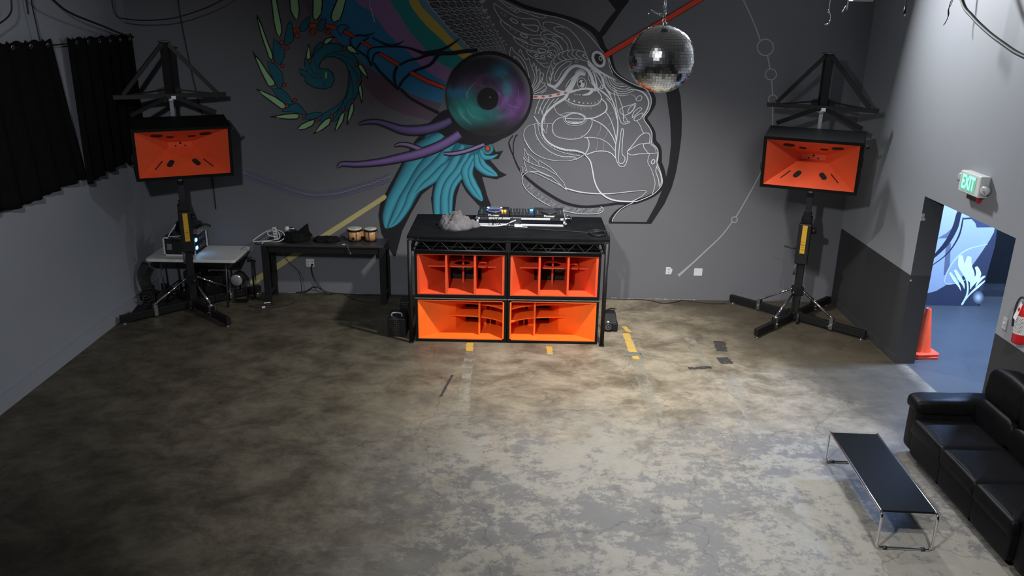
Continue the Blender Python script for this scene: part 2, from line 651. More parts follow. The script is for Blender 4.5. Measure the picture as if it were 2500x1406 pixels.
# baseboards
b = MB()
b.box((XL, -16, 0.0), (XL + 0.012, 0.0, 0.205)); b.box((XL, -16, 0.205), (XL + 0.02, 0.0, 0.222))
struct('baseboard_left', b, M_LEFT, bevel=0.003)
b = MB()
b.box((XR - 0.014, -2.30, 0.0), (XR, 0.0, 0.10)); b.box((XR - 0.014, -16, 0.0), (XR, -4.20, 0.10))
struct('baseboard_right', b, mat('dado_charcoal', (0.04, 0.04, 0.043), 0.5, var=0.1), bevel=0.003)
# chipped white filler showing along the foot of the mural wall
b = MB()
for x0, x1, amp in ((-2.95, -2.3, 0.012), (1.2, 2.75, 0.02), (-3.5, -3.38, 0.008)):
    x = x0
    while x < x1:
        w = random.uniform(0.02, 0.07)
        h = random.uniform(0.004, amp) * (0.4 + abs(noise.noise(Vector((x * 3, 0, 0)))) * 1.6)
        b.poly([(x, -0.003, 0.001), (x + w, -0.003, 0.001), (x + w * 0.9, -0.003, h * random.uniform(.5, 1)), (x + w * 0.3, -0.003, h)])
        x += w * random.uniform(0.8, 1.2)
obj('chipped_plaster', b, mat('bare_plaster', (0.5, 0.5, 0.5), 0.8, var=0.2), wall_back, label='white chipped plaster at the foot of the wall')
b = MB()
for (y, z, w, h) in ((-2.301, 1.905, 0.035, 0.05), (-2.301, 1.87, 0.05, 0.03), (-2.301, 1.10, 0.02, 0.02)):
    b.box((XR - 0.001, y - 0.004, z), (XR + w, y, z + h))
obj('chipped_plaster', b, mat('bare_plaster', (0.5, 0.5, 0.5), 0.8, var=0.2), wall_right)

# painted lines on the floor
M_YEL = NT('worn_yellow_line_paint')
_f = M_YEL.step(M_YEL.noise(9, 10, 0.75), 0.42, 0.52)
M_YEL.link(M_YEL.mix(_f, (0.30, 0.26, 0.18), (0.50, 0.30, 0.035)), M_YEL.b.inputs['Base Color'])
M_YEL.b.inputs['Roughness'].default_value = 0.5
M_YEL = M_YEL.m
M_BLUT = mat('blue_tape', (0.05, 0.13, 0.19), 0.6, var=0.3)


def floor_stripe(x0, y0, x1, y1, w, name='painted_stripe', m=M_YEL):
    bb = MB()
    n = 14
    d = Vector((x1 - x0, y1 - y0, 0)).normalized()
    s = Vector((-d.y, d.x, 0))
    L, Rr = [], []
    for i in range(n + 1):
        p = Vector((x0, y0, 0.0012)).lerp(Vector((x1, y1, 0.0012)), i / n)
        L.append(p + s * (w / 2 + random.uniform(-0.12, 0.08) * w))
        Rr.append(p - s * (w / 2 + random.uniform(-0.12, 0.08) * w))
    for i in range(n):
        bb.poly([L[i], L[i + 1], Rr[i + 1], Rr[i]])
    return obj(name, bb, m, floor)


floor_stripe(1.545, -1.18, 1.60, -1.40, 0.07)
floor_stripe(1.545, -1.44, 1.555, -2.10, 0.105)
floor_stripe(1.565, -2.22, 1.57, -2.32, 0.09)
floor_stripe(-0.575, -1.88, -0.565, -2.16, 0.10)
floor_stripe(0.475, -1.96, 0.47, -2.22, 0.085)
floor_stripe(1.46, -2.16, 1.66, -2.15, 0.025, 'tape_strip', M_BLUT)
floor_stripe(1.64, -2.15, 1.66, -2.24, 0.025, 'tape_strip', M_BLUT)

# ghost lines of older, scrubbed-off stripes and a few dark tape remains
def worn(name, col, lo, hi, scale, strength):
    k = NT(name)
    k.b.inputs['Base Color'].default_value = (*col, 1)
    k.b.inputs['Roughness'].default_value = 0.6
    k.link(k.math('MULTIPLY', k.step(k.noise(scale, 10, 0.75), lo, hi), strength), k.b.inputs['Alpha'])
    return k.m


M_GHOST = worn('scrubbed_line_paint', (0.25, 0.23, 0.185), 0.38, 0.62, 5, 0.75)
M_TAPE = worn('dark_tape_remains', (0.03, 0.028, 0.026), 0.36, 0.48, 14, 0.85)
floor_stripe(1.565, -2.34, 1.575, -4.0, 0.15, 'ghost_stripe', M_GHOST)
floor_stripe(2.385, -1.45, 2.41, -2.55, 0.14, 'ghost_stripe', M_GHOST)
floor_stripe(2.63, -2.75, 2.63, -4.15, 0.17, 'ghost_stripe', M_GHOST)
floor_stripe(-0.56, -2.18, -0.545, -3.9, 0.13, 'ghost_stripe', M_GHOST)
floor_stripe(2.18, -2.58, 2.48, -2.54, 0.075, 'tape_remnant', M_TAPE)
floor_stripe(2.77, -1.66, 2.73, -2.02, 0.16, 'tape_remnant', M_TAPE)
floor_stripe(2.68, -2.22, 2.70, -2.42, 0.17, 'tape_remnant', M_TAPE)
floor_stripe(-0.73, -2.9, -0.82, -3.5, 0.035, 'tape_remnant', M_TAPE)

# ------------------------------------------------------------------ mural: flat paint on the wall, each coat a hair in front of the last
PAINT = NT('mural_paint')
_at = PAINT.t.nodes.new('ShaderNodeAttribute'); _at.attribute_name = 'paint'
_n = PAINT.noise(2.2, 5, 0.6)
_br = PAINT.mix(_n, (0.94, 0.94, 0.94), (1.06, 1.06, 1.06))
PAINT.link(PAINT.mix(1.0, _at.outputs['Color'], _br, 'MULTIPLY'), PAINT.b.inputs['Base Color'])
PAINT.b.inputs['Roughness'].default_value = 0.6
PAINT.b.inputs['Specular IOR Level'].default_value = 0.3
PAINT = PAINT.m


class Paint:
    """strokes and filled shapes on the mural wall, points in a zoomed view of the photograph (origin, scale)"""
    def __init__(self, coat, plane=0.0, parent=None):
        self.v, self.f, self.c = [], [], []
        self.coat, self.plane, self.parent = coat, plane, parent or wall_back
        self.count = 0                       # every shape lies a hair over the one before
        self.z(0, 0, 1)

    def z(self, ox, oy, s):
        self.ox, self.oy, self.s = ox, oy, s
        return self

    def at(self, p, lift=0.0):
        q = on_wall(self.ox + p[0] / self.s, self.oy + p[1] / self.s, self.plane)
        return (q.x, self.plane - (self.coat + lift + self.count * 0.05) * 0.0007, q.z)

    def fill(self, pts, col, lift=0, sm=0):
        self.count += 1
        if sm:
            pts = smooth(pts, sm, True)
        i0 = len(self.v)
        for p in pts:
            self.v.append(self.at(p, lift)); self.c.append(col)
        self.f.append(list(range(i0, i0 + len(pts))))

    def ell(self, cx, cy, rx, ry, col, lift=0, rot=0.0, n=24):
        self.fill([(cx + rx * cos(2 * pi * i / n) * cos(rot) - ry * sin(2 * pi * i / n) * sin(rot), cy + rx * cos(2 * pi * i / n) * sin(rot) + ry * sin(2 * pi * i / n) * cos(rot)) for i in range(n)], col, lift)

    def line(self, pts, w, col, lift=0, sm=5, closed=False, edge=None, jit=0.0):
        """stroke; w one width or a list; edge: colour at the rim, blending to col in the middle"""
        self.count += 1
        P = smooth(pts, sm, closed) if sm > 1 else [Vector(p) for p in pts]
        m = len(P)
        if isinstance(w, (list, tuple)):
            ws = []
            for i in range(m):
                t = i / (m - 1) * (len(w) - 1)
                k = min(int(t), len(w) - 2)
                ws.append(w[k] * (1 - (t - k)) + w[k + 1] * (t - k))
        else:
            ws = [w] * m
        offs = (-1, -0.8, -0.45, 0, 0.45, 0.8, 1) if edge else (-1, 1)
        i0 = len(self.v)
        for i, p in enumerate(P):
            if closed:
                d = P[(i + 1) % m] - P[i - 1]
            else:
                d = P[min(i + 1, m - 1)] - P[max(i - 1, 0)]
            d = d.normalized() if d.length > 0 else Vector((1, 0))
            s = Vector((-d.y, d.x))
            for o in offs:
                q = p + s * (o * ws[i] / 2)
                self.v.append(self.at(q, lift))
                if edge:
                    t = abs(o) ** 1.7
                    hi = 1.25 if o == -0.45 else 1.0
                    self.c.append(tuple((col[j] * (1 - t) + edge[j] * t) * hi for j in range(3)))
                else:
                    self.c.append(col)
        k = len(offs)
        for i in range(m if closed else m - 1):
            a, c = i0 + i * k, i0 + ((i + 1) % m) * k
            for j in range(k - 1):
                self.f.append([a + j, a + j + 1, c + j + 1, c + j])

    def ring(self, cx, cy, rx, ry, w, col, lift=0, rot=0.0, n=28, a0=0.0, a1=2 * pi):
        closed = a1 - a0 > 6.28
        self.line([(cx + rx * cos(a) * cos(rot) - ry * sin(a) * sin(rot), cy + rx * cos(a) * sin(rot) + ry * sin(a) * cos(rot)) for a in [a0 + (a1 - a0) * i / n for i in range(n if closed else n + 1)]], w, col, lift, 1, closed)

    def done(self, name, label=None):
        me = bpy.data.meshes.new(name)
        me.from_pydata(self.v, [], self.f)
        at = me.attributes.new('paint', 'FLOAT_COLOR', 'POINT')
        at.data.foreach_set('color', [x for c in self.c for x in (c[0], c[1], c[2], 1.0)])
        me.materials.append(PAINT)
        # faces look into the room
        bm = bmesh.new(); bm.from_mesh(me)
        for f in bm.faces:
            f.normal_update()
            if f.normal.y > 0:
                f.normal_flip()
        bm.to_mesh(me); bm.free()
        o = bpy.data.objects.new(name, me)
        COL.objects.link(o)
        o.parent = self.parent
        if label:
            o['label'] = label
        return o


INK = (0.014, 0.014, 0.018)
NAVY = (0.013, 0.013, 0.023)
CHALK = (0.64, 0.66, 0.70)
CHALKD = (0.42, 0.43, 0.46)
MAROON = (0.142, 0.095, 0.133)
BLUE = (0.034, 0.204, 0.408)
LILAC = (0.306, 0.180, 0.396)
TEAL = (0.025, 0.272, 0.272)
GOLD = (0.600, 0.435, 0.090)
STEEL = (0.126, 0.270, 0.396)
PRED = (0.750, 0.055, 0.020)
TAIL = (0.018, 0.150, 0.203)
TAILK = (0.009, 0.030, 0.042)
SPIKE = (0.405, 0.690, 0.360)

# --- sweeping stripes
p = Paint(1).z(600, 0, 3.515)
curves = [
    [(300, -420), (480, 0), (560, 130), (700, 270), (830, 420), (960, 660), (1100, 830), (1300, 960), (1600, 1040)],
    [(420, -420), (560, 0), (650, 140), (780, 330), (1000, 530), (1180, 660), (1350, 770), (1480, 830), (1680, 890)],
    [(730, -420), (940, 0), (1060, 90), (1160, 210), (1250, 320), (1380, 430), (1500, 560), (1600, 640), (1720, 700)],
    [(1060, -420), (1240, 0), (1310, 110), (1400, 260), (1480, 350), (1600, 480), (1700, 560), (1770, 590)],
    [(1230, -420), (1395, 0), (1460, 110), (1560, 230), (1660, 320), (1760, 420), (1860, 500), (1900, 520)],
    [(1320, -420), (1480, 0), (1560, 110), (1660, 210), (1760, 320), (1870, 420), (1950, 470)],
    [(1400, -420), (1555, 0), (1640, 120), (1740, 240), (1840, 330), (1930, 420), (1985, 450)]]
for i, c in enumerate((MAROON, BLUE, LILAC, TEAL, GOLD, STEEL)):
    p.fill(smooth(curves[i], 5) + smooth(curves[i + 1], 5)[::-1], c)
p.line(curves[6], 9, CHALKD, 1)
p.done('painted_stripes', 'broad maroon, blue, lilac, teal and gold painted stripes')

# --- chalk lattice between stripes and head
p = Paint(2).z(600, 0, 3.515)
right = [(1900, -420), (2010, 0), (2060, 100), (2110, 200), (2170, 310), (2215, 400), (2240, 470)]
A = smooth(curves[6], 5); B = smooth(right, 5)


def along(c, t):
    t *= len(c) - 1
    k = min(int(t), len(c) - 2)
    return c[k].lerp(c[k + 1], t - k)


NL, NC = 17, 7
p.fill(A + B[::-1], (0.062, 0.066, 0.078), -0.5)
grid = [[along(A, i / NL).lerp(along(B, i / NL), (j / NC) ** 0.8) for j in range(NC + 1)] for i in range(NL + 1)]
for i in range(NL + 1):
    p.line(grid[i], 4.0, CHALKD, 0, 1)
for j in range(NC + 1):
    p.line([grid[i][j] for i in range(NL + 1)], 4.5, CHALKD, 0, 1)
for i in range(NL):
    for j in range(NC):
        p.line([grid[i][j], grid[i + 1][j + 1]], 4.0, CHALKD, 0, 1)
        if j >= NC - 2:
            p.line([grid[i][j + 1], grid[i + 1][j]], 4.0, CHALKD, 0, 1)
for (x, y, s) in ((2030, 10, 42), (2050, 90, 36), (2080, 148, 30), (2125, 210, 20), (2160, 270, 18), (2190, 325, 18), (2212, 352, 16), (2235, 380, 15)):
    p.fill([(x - s * 0.7, y + s * 0.2), (x - s * 0.2, y - s * 0.35), (x + s * 0.8, y - s * 0.4), (x + s * 0.3, y + s * 0.35), (x - s * 0.3, y + s * 0.5)], CHALKD)
p.done('chalk_lattice', 'white chalk triangle lattice')

# --- curled tail with green spikes
p = Paint(4).z(600, 0, 4.26)
segs = [
    [(400, 430), (420, 330), (445, 230), (460, 215), (485, 260), (495, 340), (498, 420), (470, 450), (430, 465), (400, 465)],
    [(290, 400), (330, 430), (380, 490), (408, 530), (400, 600), (375, 650), (340, 680), (305, 640), (285, 560), (285, 470)],
    [(225, 630), (300, 665), (350, 720), (385, 770), (390, 850), (370, 915), (330, 905), (290, 830), (250, 740)],
    [(265, 915), (370, 920), (430, 970), (490, 1060), (495, 1080), (470, 1085), (400, 1095), (350, 1040)],
    [(370, 1155), (420, 1120), (500, 1075), (550, 1080), (640, 1185), (600, 1195), (500, 1165)],
    [(585, 1250), (640, 1190), (720, 1165), (800, 1175), (790, 1200), (720, 1235), (650, 1240)],
    [(770, 1260), (800, 1190), (880, 1140), (950, 1100), (1010, 1040), (990, 1110), (900, 1210), (800, 1265)],
    [(890, 1270), (940, 1200), (1000, 1080), (1040, 980), (1060, 1060), (1020, 1170), (930, 1260)],
    [(560, 290), (590, 230), (640, 180), (668, 160), (665, 220), (650, 290), (610, 325), (570, 330)],
    [(745, 290), (760, 230), (800, 195), (835, 195), (830, 260), (815, 310), (780, 325), (750, 320)]]
for g in segs:
    p.fill(g, TAIL); p.line(g, 8, TAILK, 1, 1, True)
p.line([(950, 290), (990, 255), (1050, 260), (1082, 290), (1040, 300), (1010, 340), (985, 370), (960, 330)], 7, NAVY, 1, 1, True)
curl = [(1050, 1170), (1150, 1010), (1205, 850), (1190, 700), (1150, 600), (1060, 505), (960, 455), (860, 452), (770, 440), (720, 500), (690, 580), (665, 655), (615, 600), (612, 680), (642, 742), (555, 712), (570, 770), (630, 815), (610, 832), (640, 870), (720, 912), (820, 926), (890, 902), (924, 830), (905, 760), (860, 722), (775, 715), (765, 680), (785, 630), (840, 595), (900, 585), (980, 610), (1045, 670), (1075, 760), (1068, 880), (1045, 1000), (1010, 1060)]
p.fill(curl, TAIL); p.line(curl, 11, TAILK, 1, 1, True)
for l in ([(770, 720), (715, 650), (720, 560), (800, 490)], [(780, 770), (720, 765), (670, 700), (655, 640)], [(795, 800), (720, 812), (650, 762)], [(690, 600), (740, 520), (820, 470)],
          [(960, 610), (1060, 650), (1150, 760), (1180, 830)], [(1075, 740), (1112, 880), (1115, 1040)], [(940, 560), (1080, 600), (1130, 640)], [(830, 850), (815, 880), (822, 915)], [(800, 600), (880, 555), (1000, 530)], [(1050, 1000), (1085, 870), (1085, 730)]):
    p.line(l, 6, TAILK, 2)
spikes = [
    [(262, -160), (320, -160), (315, 0), (335, 110), (365, 260), (370, 330), (350, 385), (325, 340), (300, 220), (275, 0)],
    [(450, -160), (545, -160), (540, 0), (552, 90), (545, 170), (528, 208), (500, 160), (475, 110), (465, 0)],
    [(715, -160), (800, -160), (790, 0), (790, 60), (780, 140), (745, 190), (720, 205), (705, 170), (708, 0)],
    [(1030, -160), (1110, -160), (1035, 0), (1005, 120), (975, 200), (915, 228), (895, 190), (905, 130), (960, 0)],
    [(122, 175), (165, 280), (220, 430), (265, 540), (278, 600), (268, 618), (245, 590), (215, 500), (165, 350)],
    [(95, 575), (150, 640), (220, 750), (295, 850), (298, 880), (255, 895), (235, 880), (170, 750)],
    [(128, 935), (200, 965), (300, 1010), (390, 1070), (412, 1100), (400, 1128), (360, 1118), (250, 1035), (180, 985)],
    [(310, 1213), (400, 1195), (500, 1187), (545, 1190), (550, 1215), (530, 1230), (450, 1232), (360, 1225)],
    [(545, 1340), (580, 1300), (650, 1265), (705, 1248), (712, 1265), (690, 1300), (620, 1335), (570, 1345)],
    [(725, 1380), (770, 1310), (830, 1250), (870, 1230), (882, 1245), (865, 1290), (800, 1340)],
    [(932, 1362), (955, 1290), (985, 1210), (1015, 1170), (1022, 1190), (1005, 1260), (960, 1330)],
    [(1062, 1265), (1075, 1180), (1095, 1100), (1112, 1080), (1120, 1095), (1115, 1150), (1090, 1220)],
    [(1205, 1042), (1190, 980), (1178, 920), (1185, 892), (1198, 895), (1205, 940), (1210, 1000)],
    [(1262, 800), (1220, 760), (1185, 710), (1178, 680), (1195, 672), (1225, 710), (1255, 770)],
    [(1152, 548), (1100, 540), (1065, 515), (1055, 490), (1075, 475), (1110, 490), (1140, 525)],
    [(820, 455), (822, 430), (845, 405), (900, 392), (885, 420), (850, 448)],
    [(635, 600), (640, 550), (656, 485), (668, 550), (672, 600), (655, 615)]]
for g in spikes:
    p.line(g, 24, (0.012, 0.016, 0.012), 2, 1, True); p.fill(g, SPIKE, 3)
for a, c in (((72, 530), (110, 600)), ((118, 155), (130, 200)), ((110, 925), (150, 945)), ((255, 1215), (320, 1212)), ((1208, 1075), (1203, 1030)), ((1272, 820), (1255, 785)), ((1180, 568), (1145, 545)), ((935, 378), (890, 400)), ((655, 460), (657, 500)), ((1055, 1300), (1065, 1255)), ((705, 1392), (735, 1372))):
    p.line([a, c], [10, 22], (0.012, 0.014, 0.012), 2, 1)
p.fill([(828, 820), (825, 780), (832, 748), (845, 750), (848, 780), (840, 815)], (0.35, 0.55, 0.06), 3)
p.done('painted_spiral_tail', 'curled dark teal painted tail with pale green spikes')

# --- orange joints and dots of the tail
p = Paint(16).z(600, 0, 4.26)
for g in ([(500, 305), (550, 288), (556, 318), (502, 335)], [(665, 255), (735, 245), (735, 282), (665, 290)], [(835, 250), (945, 270), (942, 305), (838, 285)], [(1020, 320), (1050, 315), (1148, 382), (1120, 388), (1030, 348)], [(1205, 420), (1312, 480), (1295, 500), (1198, 440)], [(1400, 545), (1600, 662), (1580, 685), (1382, 562)]):
    p.line(g, 9, NAVY, 0, 1, True); p.fill(g, PRED, 1)
for x, y, r in ((540, 370, 22), (700, 332, 25), (860, 332, 19), (378, 440, 20), (432, 494, 18), (286, 634, 14), (382, 685, 16), (403, 882, 16), (512, 1040, 16), (430, 1100, 16), (606, 1205, 15), (740, 1248, 15), (895, 1208, 15), (1017, 1140, 12), (1110, 1050, 13), (1175, 858, 13), (1155, 670, 13), (1030, 505, 14), (808, 468, 8), (668, 635, 13)):
    p.ell(x, y, r + 7, r + 8, NAVY, 0, 0.5, 14); p.ell(x, y, r, r * 1.15, (0.5, 0.05, 0.03), 1, 0.5, 12)
p.z(600, 0, 3.515)
g = [(1425, 610), (1560, 680), (1710, 738), (1705, 765), (1550, 708), (1408, 632)]
p.line(g, 9, NAVY, 0, 1, True); p.fill(g, PRED, 1)
p.done('painted_orange_joints', 'row of orange painted dashes and dots along the tail')

# --- dark branching limbs
p = Paint(14).z(600, 0, 3.515)
for l, w in (([(900, 330), (960, 305), (1040, 305), (1110, 280)], [10, 14, 16, 4]), ([(900, 330), (905, 380), (945, 420), (990, 370), (1060, 320)], 12), ([(1080, 320), (1200, 380), (1290, 385), (1360, 350)], [8, 16, 16, 4]),
             ([(960, 430), (1040, 490), (1080, 570)], 14), ([(1080, 570), (1050, 470), (1090, 410), (1270, 400), (1400, 412), (1520, 455)], [10, 12, 12, 14, 16, 26]), ([(1080, 570), (1105, 470), (1150, 450)], 12),
             ([(1100, 540), (1150, 610), (1240, 700), (1310, 770)], 18), ([(1320, 560), (1400, 520), (1490, 500), (1560, 470), (1680, 450)], [16, 18, 20, 30, 40]), ([(1300, 570), (1275, 650), (1290, 750)], 22), ([(1305, 770), (1350, 690), (1420, 625)], 20),
             ([(1420, 620), (1500, 590), (1590, 550), (1650, 470)], [20, 24, 24, 34]), ([(1500, 455), (1640, 440), (1740, 400), (1845, 325)], [20, 30, 20, 4]), ([(1640, 460), (1780, 455), (1880, 440), (1990, 430)], 34),
             ([(1330, 760), (1400, 830), (1500, 890), (1660, 970)], [18, 20, 20, 26]), ([(1690, 960), (1640, 1030), (1560, 1080)], [20, 30, 40])):
    p.line(l, w, NAVY)
p.done('painted_black_limbs', 'black painted branching limbs')

# --- glossy eyeball
p = Paint(17).z(1080, 120, 5.858)
p.ell(672, 665, 622, 640, INK, 0, 0, 48)
p.fill([(60, 860), (-130, 1000), (-200, 1130), (-60, 1180), (200, 1330), (560, 1375), (760, 1330), (1000, 1180), (1180, 980), (1100, 900), (300, 900)], INK, 0, 4)


def eyecol(x, y):
    cx, cy, R = 657, 660, 600
    r = sqrt((x - cx) ** 2 + (y - cy) ** 2) / R
    a = atan2(y - cy, x - cx)
    c = [0.022, 0.02, 0.03]

    def blob(px, py, s, col, k=1.0):
        w = k * exp(-(((x - px) / s[0]) ** 2 + ((y - py) / s[1]) ** 2))
        for i in range(3):
            c[i] = c[i] * (1 - w) + col[i] * w
    blob(480, 520, (330, 150), (0.06, 0.022, 0.075), 0.7)
    blob(990, 760, (270, 260), (0.13, 0.05, 0.19), 0.95)
    blob(360, 830, (300, 230), (0.02, 0.20, 0.19), 0.9)
    blob(420, 1060, (200, 130), (0.02, 0.15, 0.15), 0.8)
    blob(640, 930, (200, 90), (0.02, 0.17, 0.16), 0.8)
    blob(190, 620, (170, 60), (0.03, 0.15, 0.30), 0.9)
    blob(830, 310, (120, 110), (0.02, 0.14, 0.22), 0.9)
    blob(910, 570, (80, 110), (0.04, 0.22, 0.28), 0.9)
    blob(800, 660, (90, 110), (0.17, 0.05, 0.22), 0.7)
    blob(520, 520, (60, 110), (0.15, 0.03, 0.09), 0.35)
    st = noise.noise(Vector((r * 5, cos(a) * 2.6 * r, sin(a) * 2.6 * r)))
    st2 = max(0.0, noise.noise(Vector((r * 11, cos(a) * 3.0 + 7, sin(a) * 3.0))))
    k = 1 + 0.5 * st + 0.45 * st2
    c = [v * k for v in c]
    rim = max(0.0, min(1.0, (r - 0.86) / 0.12)) * max(0.0, cos(a + 0.75)) ** 1.5
    c = [v * (1 - 0.75 * rim) + 0.16 * 0.75 * rim for v in c]
    lo = max(0.0, min(1.0, (y - 960 - 0.12 * (600 - min(x, 600))) / 190)) * 0.95
    c = [v * (1 - lo) + 0.015 * lo for v in c]
    return tuple(max(0.006, v * 1.35) for v in c)


NR, NA = 40, 96
i0 = len(p.v)
for j in range(NR + 1):
    for i in range(NA):
        r = 600 * j / NR
        x, y = 657 + r * cos(2 * pi * i / NA), 660 + r * 0.97 * sin(2 * pi * i / NA)
        p.v.append(p.at((x, y), 1)); p.c.append(eyecol(x, y))
for j in range(NR):
    for i in range(NA):
        q = [i0 + j * NA + i, i0 + j * NA + (i + 1) % NA, i0 + (j + 1) * NA + (i + 1) % NA, i0 + (j + 1) * NA + i]
        p.f.append(q if j else [i0, i0 + NA + (i + 1) % NA, i0 + NA + i])
p.ell(650, 705, 165, 170, (0.05, 0.07, 0.09), 2); p.ell(652, 707, 152, 158, (0.009, 0.009, 0.012), 3)
p.ell(790, 690, 50, 110, (0.16, 0.06, 0.2), 2, -0.35); p.ell(683, 685, 16, 14, (0.12, 0.1, 0.12), 4)
for l, w in (([(850, 420), (910, 330)], 5), ([(930, 790), (1020, 820), (1100, 840)], 6), ([(230, 860), (290, 960), (420, 1080)], [6, 16, 4]), ([(350, 830), (390, 920), (470, 990)], [4, 14, 4]), ([(360, 700), (350, 640), (390, 560), (480, 470)], [10, 16, 10, 4]), ([(1090, 580), (1085, 700), (1050, 740)], 5), ([(800, 620), (835, 660)], 12)):
    p.line(l, w, (0.16, 0.34, 0.35) if l[0][0] < 700 else (0.3, 0.2, 0.36), 2)
p.done('painted_eyeball', 'large dark glossy painted eyeball in teal and purple')

# --- blue tentacled creature
DT, LT = (0.008, 0.06, 0.10), (0.065, 0.35, 0.46)
p = Paint(6).z(820, 220, 3.7)
p.fill([(870, 280), (720, 450), (600, 650), (480, 870), (400, 1030), (385, 1130), (410, 1290), (470, 1406), (520, 1500), (540, 1500), (600, 1270), (680, 1110), (780, 940), (880, 860), (860, 980), (880, 1130), (1070, 1130), (1090, 960), (1130, 830), (1180, 920), (1280, 1030), (1330, 1070), (1410, 1060), (1370, 960), (1340, 850), (1320, 780), (1450, 805), (1500, 785), (1545, 765), (1480, 730), (1410, 650), (1390, 625), (1470, 620), (1512, 545), (1445, 558), (1420, 500), (1330, 440), (1000, 300)], INK)
p.fill([(930, 330), (780, 460), (640, 680), (520, 900), (450, 1060), (425, 1170), (445, 1240), (480, 1245), (560, 1150), (660, 1010), (770, 880), (880, 830), (1000, 800), (1120, 800), (1210, 700), (1290, 600), (1340, 520), (1200, 420)], (0.02, 0.15, 0.21), 0.5, 3)
for l, w in (([(960, 400), (800, 560), (680, 740), (570, 900), (500, 1030), (460, 1150), (450, 1245)], [60, 230, 190, 130, 110, 84, 16]),
             ([(1080, 430), (930, 600), (800, 730), (690, 880), (610, 1000), (545, 1130), (478, 1240)], [60, 190, 160, 120, 104, 74, 14]),
             ([(1000, 560), (920, 680), (800, 790), (700, 930), (640, 1060), (560, 1180), (490, 1240)], [90, 130, 110, 90, 70, 50, 10]),
             ([(1110, 610), (980, 700), (880, 800), (800, 860), (720, 930)], [50, 80, 80, 60, 14]),
             ([(1150, 500), (1050, 690), (960, 820), (920, 950), (916, 1120)], [50, 90, 90, 80, 66]),
             ([(1200, 560), (1110, 720), (1020, 840), (985, 960), (988, 1120)], [40, 70, 80, 84, 84]),
             ([(1230, 590), (1140, 760), (1070, 860), (1042, 960), (1036, 1115)], [30, 50, 50, 40, 30]),
             ([(1240, 590), (1170, 720), (1200, 830), (1265, 930), (1322, 1000)], [40, 80, 90, 80, 16]),
             ([(1260, 610), (1215, 740), (1245, 840), (1290, 920), (1326, 990)], [30, 50, 60, 50, 10]),
             ([(1270, 580), (1285, 680), (1370, 745), (1460, 772)], [40, 70, 60, 14]),
             ([(1300, 560), (1330, 660), (1390, 715), (1455, 760)], [30, 50, 50, 10]),
             ([(1310, 540), (1335, 600), (1400, 608), (1460, 582)], [30, 50, 40, 10])):
    p.line(l, w, LT, 1, 6, edge=DT)
p.ell(1372, 530, 52, 52, (0.03, 0.17, 0.24), 2); p.ring(1372, 530, 38, 40, 10, (0.05, 0.28, 0.36), 3); p.ell(1371, 526, 24, 26, INK, 4); p.ell(1371, 526, 18, 20, PRED, 5)
p.done('painted_blue_creature', 'bright blue painted tentacled creature with a red eye')

# --- purple horns
p = Paint(24).z(820, 220, 3.7)
for l, w, c, e in (([(980, 570), (1060, 572), (1150, 555), (1230, 530), (1340, 488)], [14, 28, 28, 28, 26], (0.17, 0.12, 0.24), (0.05, 0.03, 0.08)),
                   ([(535, 502), (580, 487), (650, 492), (720, 515), (800, 545)], [8, 24, 32, 36, 30], (0.15, 0.10, 0.2), (0.04, 0.025, 0.06)),
                   ([(212, 306), (280, 287), (380, 285), (500, 322), (600, 355), (720, 362), (850, 345), (960, 310), (1040, 270)], [12, 30, 40, 52, 70, 84, 80, 76, 60], (0.085, 0.06, 0.16), (0.015, 0.012, 0.03)),
                   ([(22, 695), (60, 665), (200, 667), (400, 647), (600, 607), (750, 572), (900, 520), (1020, 460), (1120, 395)], [12, 34, 42, 56, 72, 80, 80, 80, 76], (0.13, 0.08, 0.22), (0.025, 0.016, 0.05))):
    p.line([q for q in l], [x + 16 for x in w], INK, 0, 6)
    p.line(l, w, tuple(v * 1.8 for v in c), 1, 6, edge=tuple(v * 1.6 for v in e))
p.done('painted_purple_horns', 'long purple painted horns')

# --- hanging garland of small dark blue triangles
p = Paint(1).z(250, 420, 3.4286)
gl = smooth([(1190, 5), (1330, 60), (1530, 130), (1650, 170), (1770, 190), (1900, 185), (2000, 170), (2100, 140), (2200, 110), (2310, 75), (2400, 40)], 8)
p.line([(q[0], q[1] + 5) for q in gl], 80, (0.128, 0.126, 0.17), 0, 1)
p.line([(q[0], q[1] + 5) for q in gl], 40, (0.115, 0.112, 0.165), 1, 1)
for i, q in enumerate(gl):
    for k, dy in ((0, 0), (1, 34), (2, -32)):
        x, y = q[0] + (k * 9), q[1] + dy + 4 * sin(i * 2.1 + k)
        s = 9 if k == 0 else 5
        p.fill([(x - s, y + s * 0.6), (x + s, y + s * 0.5), (x + s * 0.2, y - s * 0.9)], (0.23, 0.23, 0.31) if k == 0 else (0.17, 0.17, 0.24), 2)
p.done('painted_garland', 'faint blue painted garland')

# --- pale yellow beam and orange beam
p = Paint(8)
p.fill([(938, 475), (943, 477), (944, 482), (940, 487), (621, 695), (611, 692), (612, 683)], (0.52, 0.45, 0.19))
p.done('painted_yellow_beam', 'pale yellow painted beam')

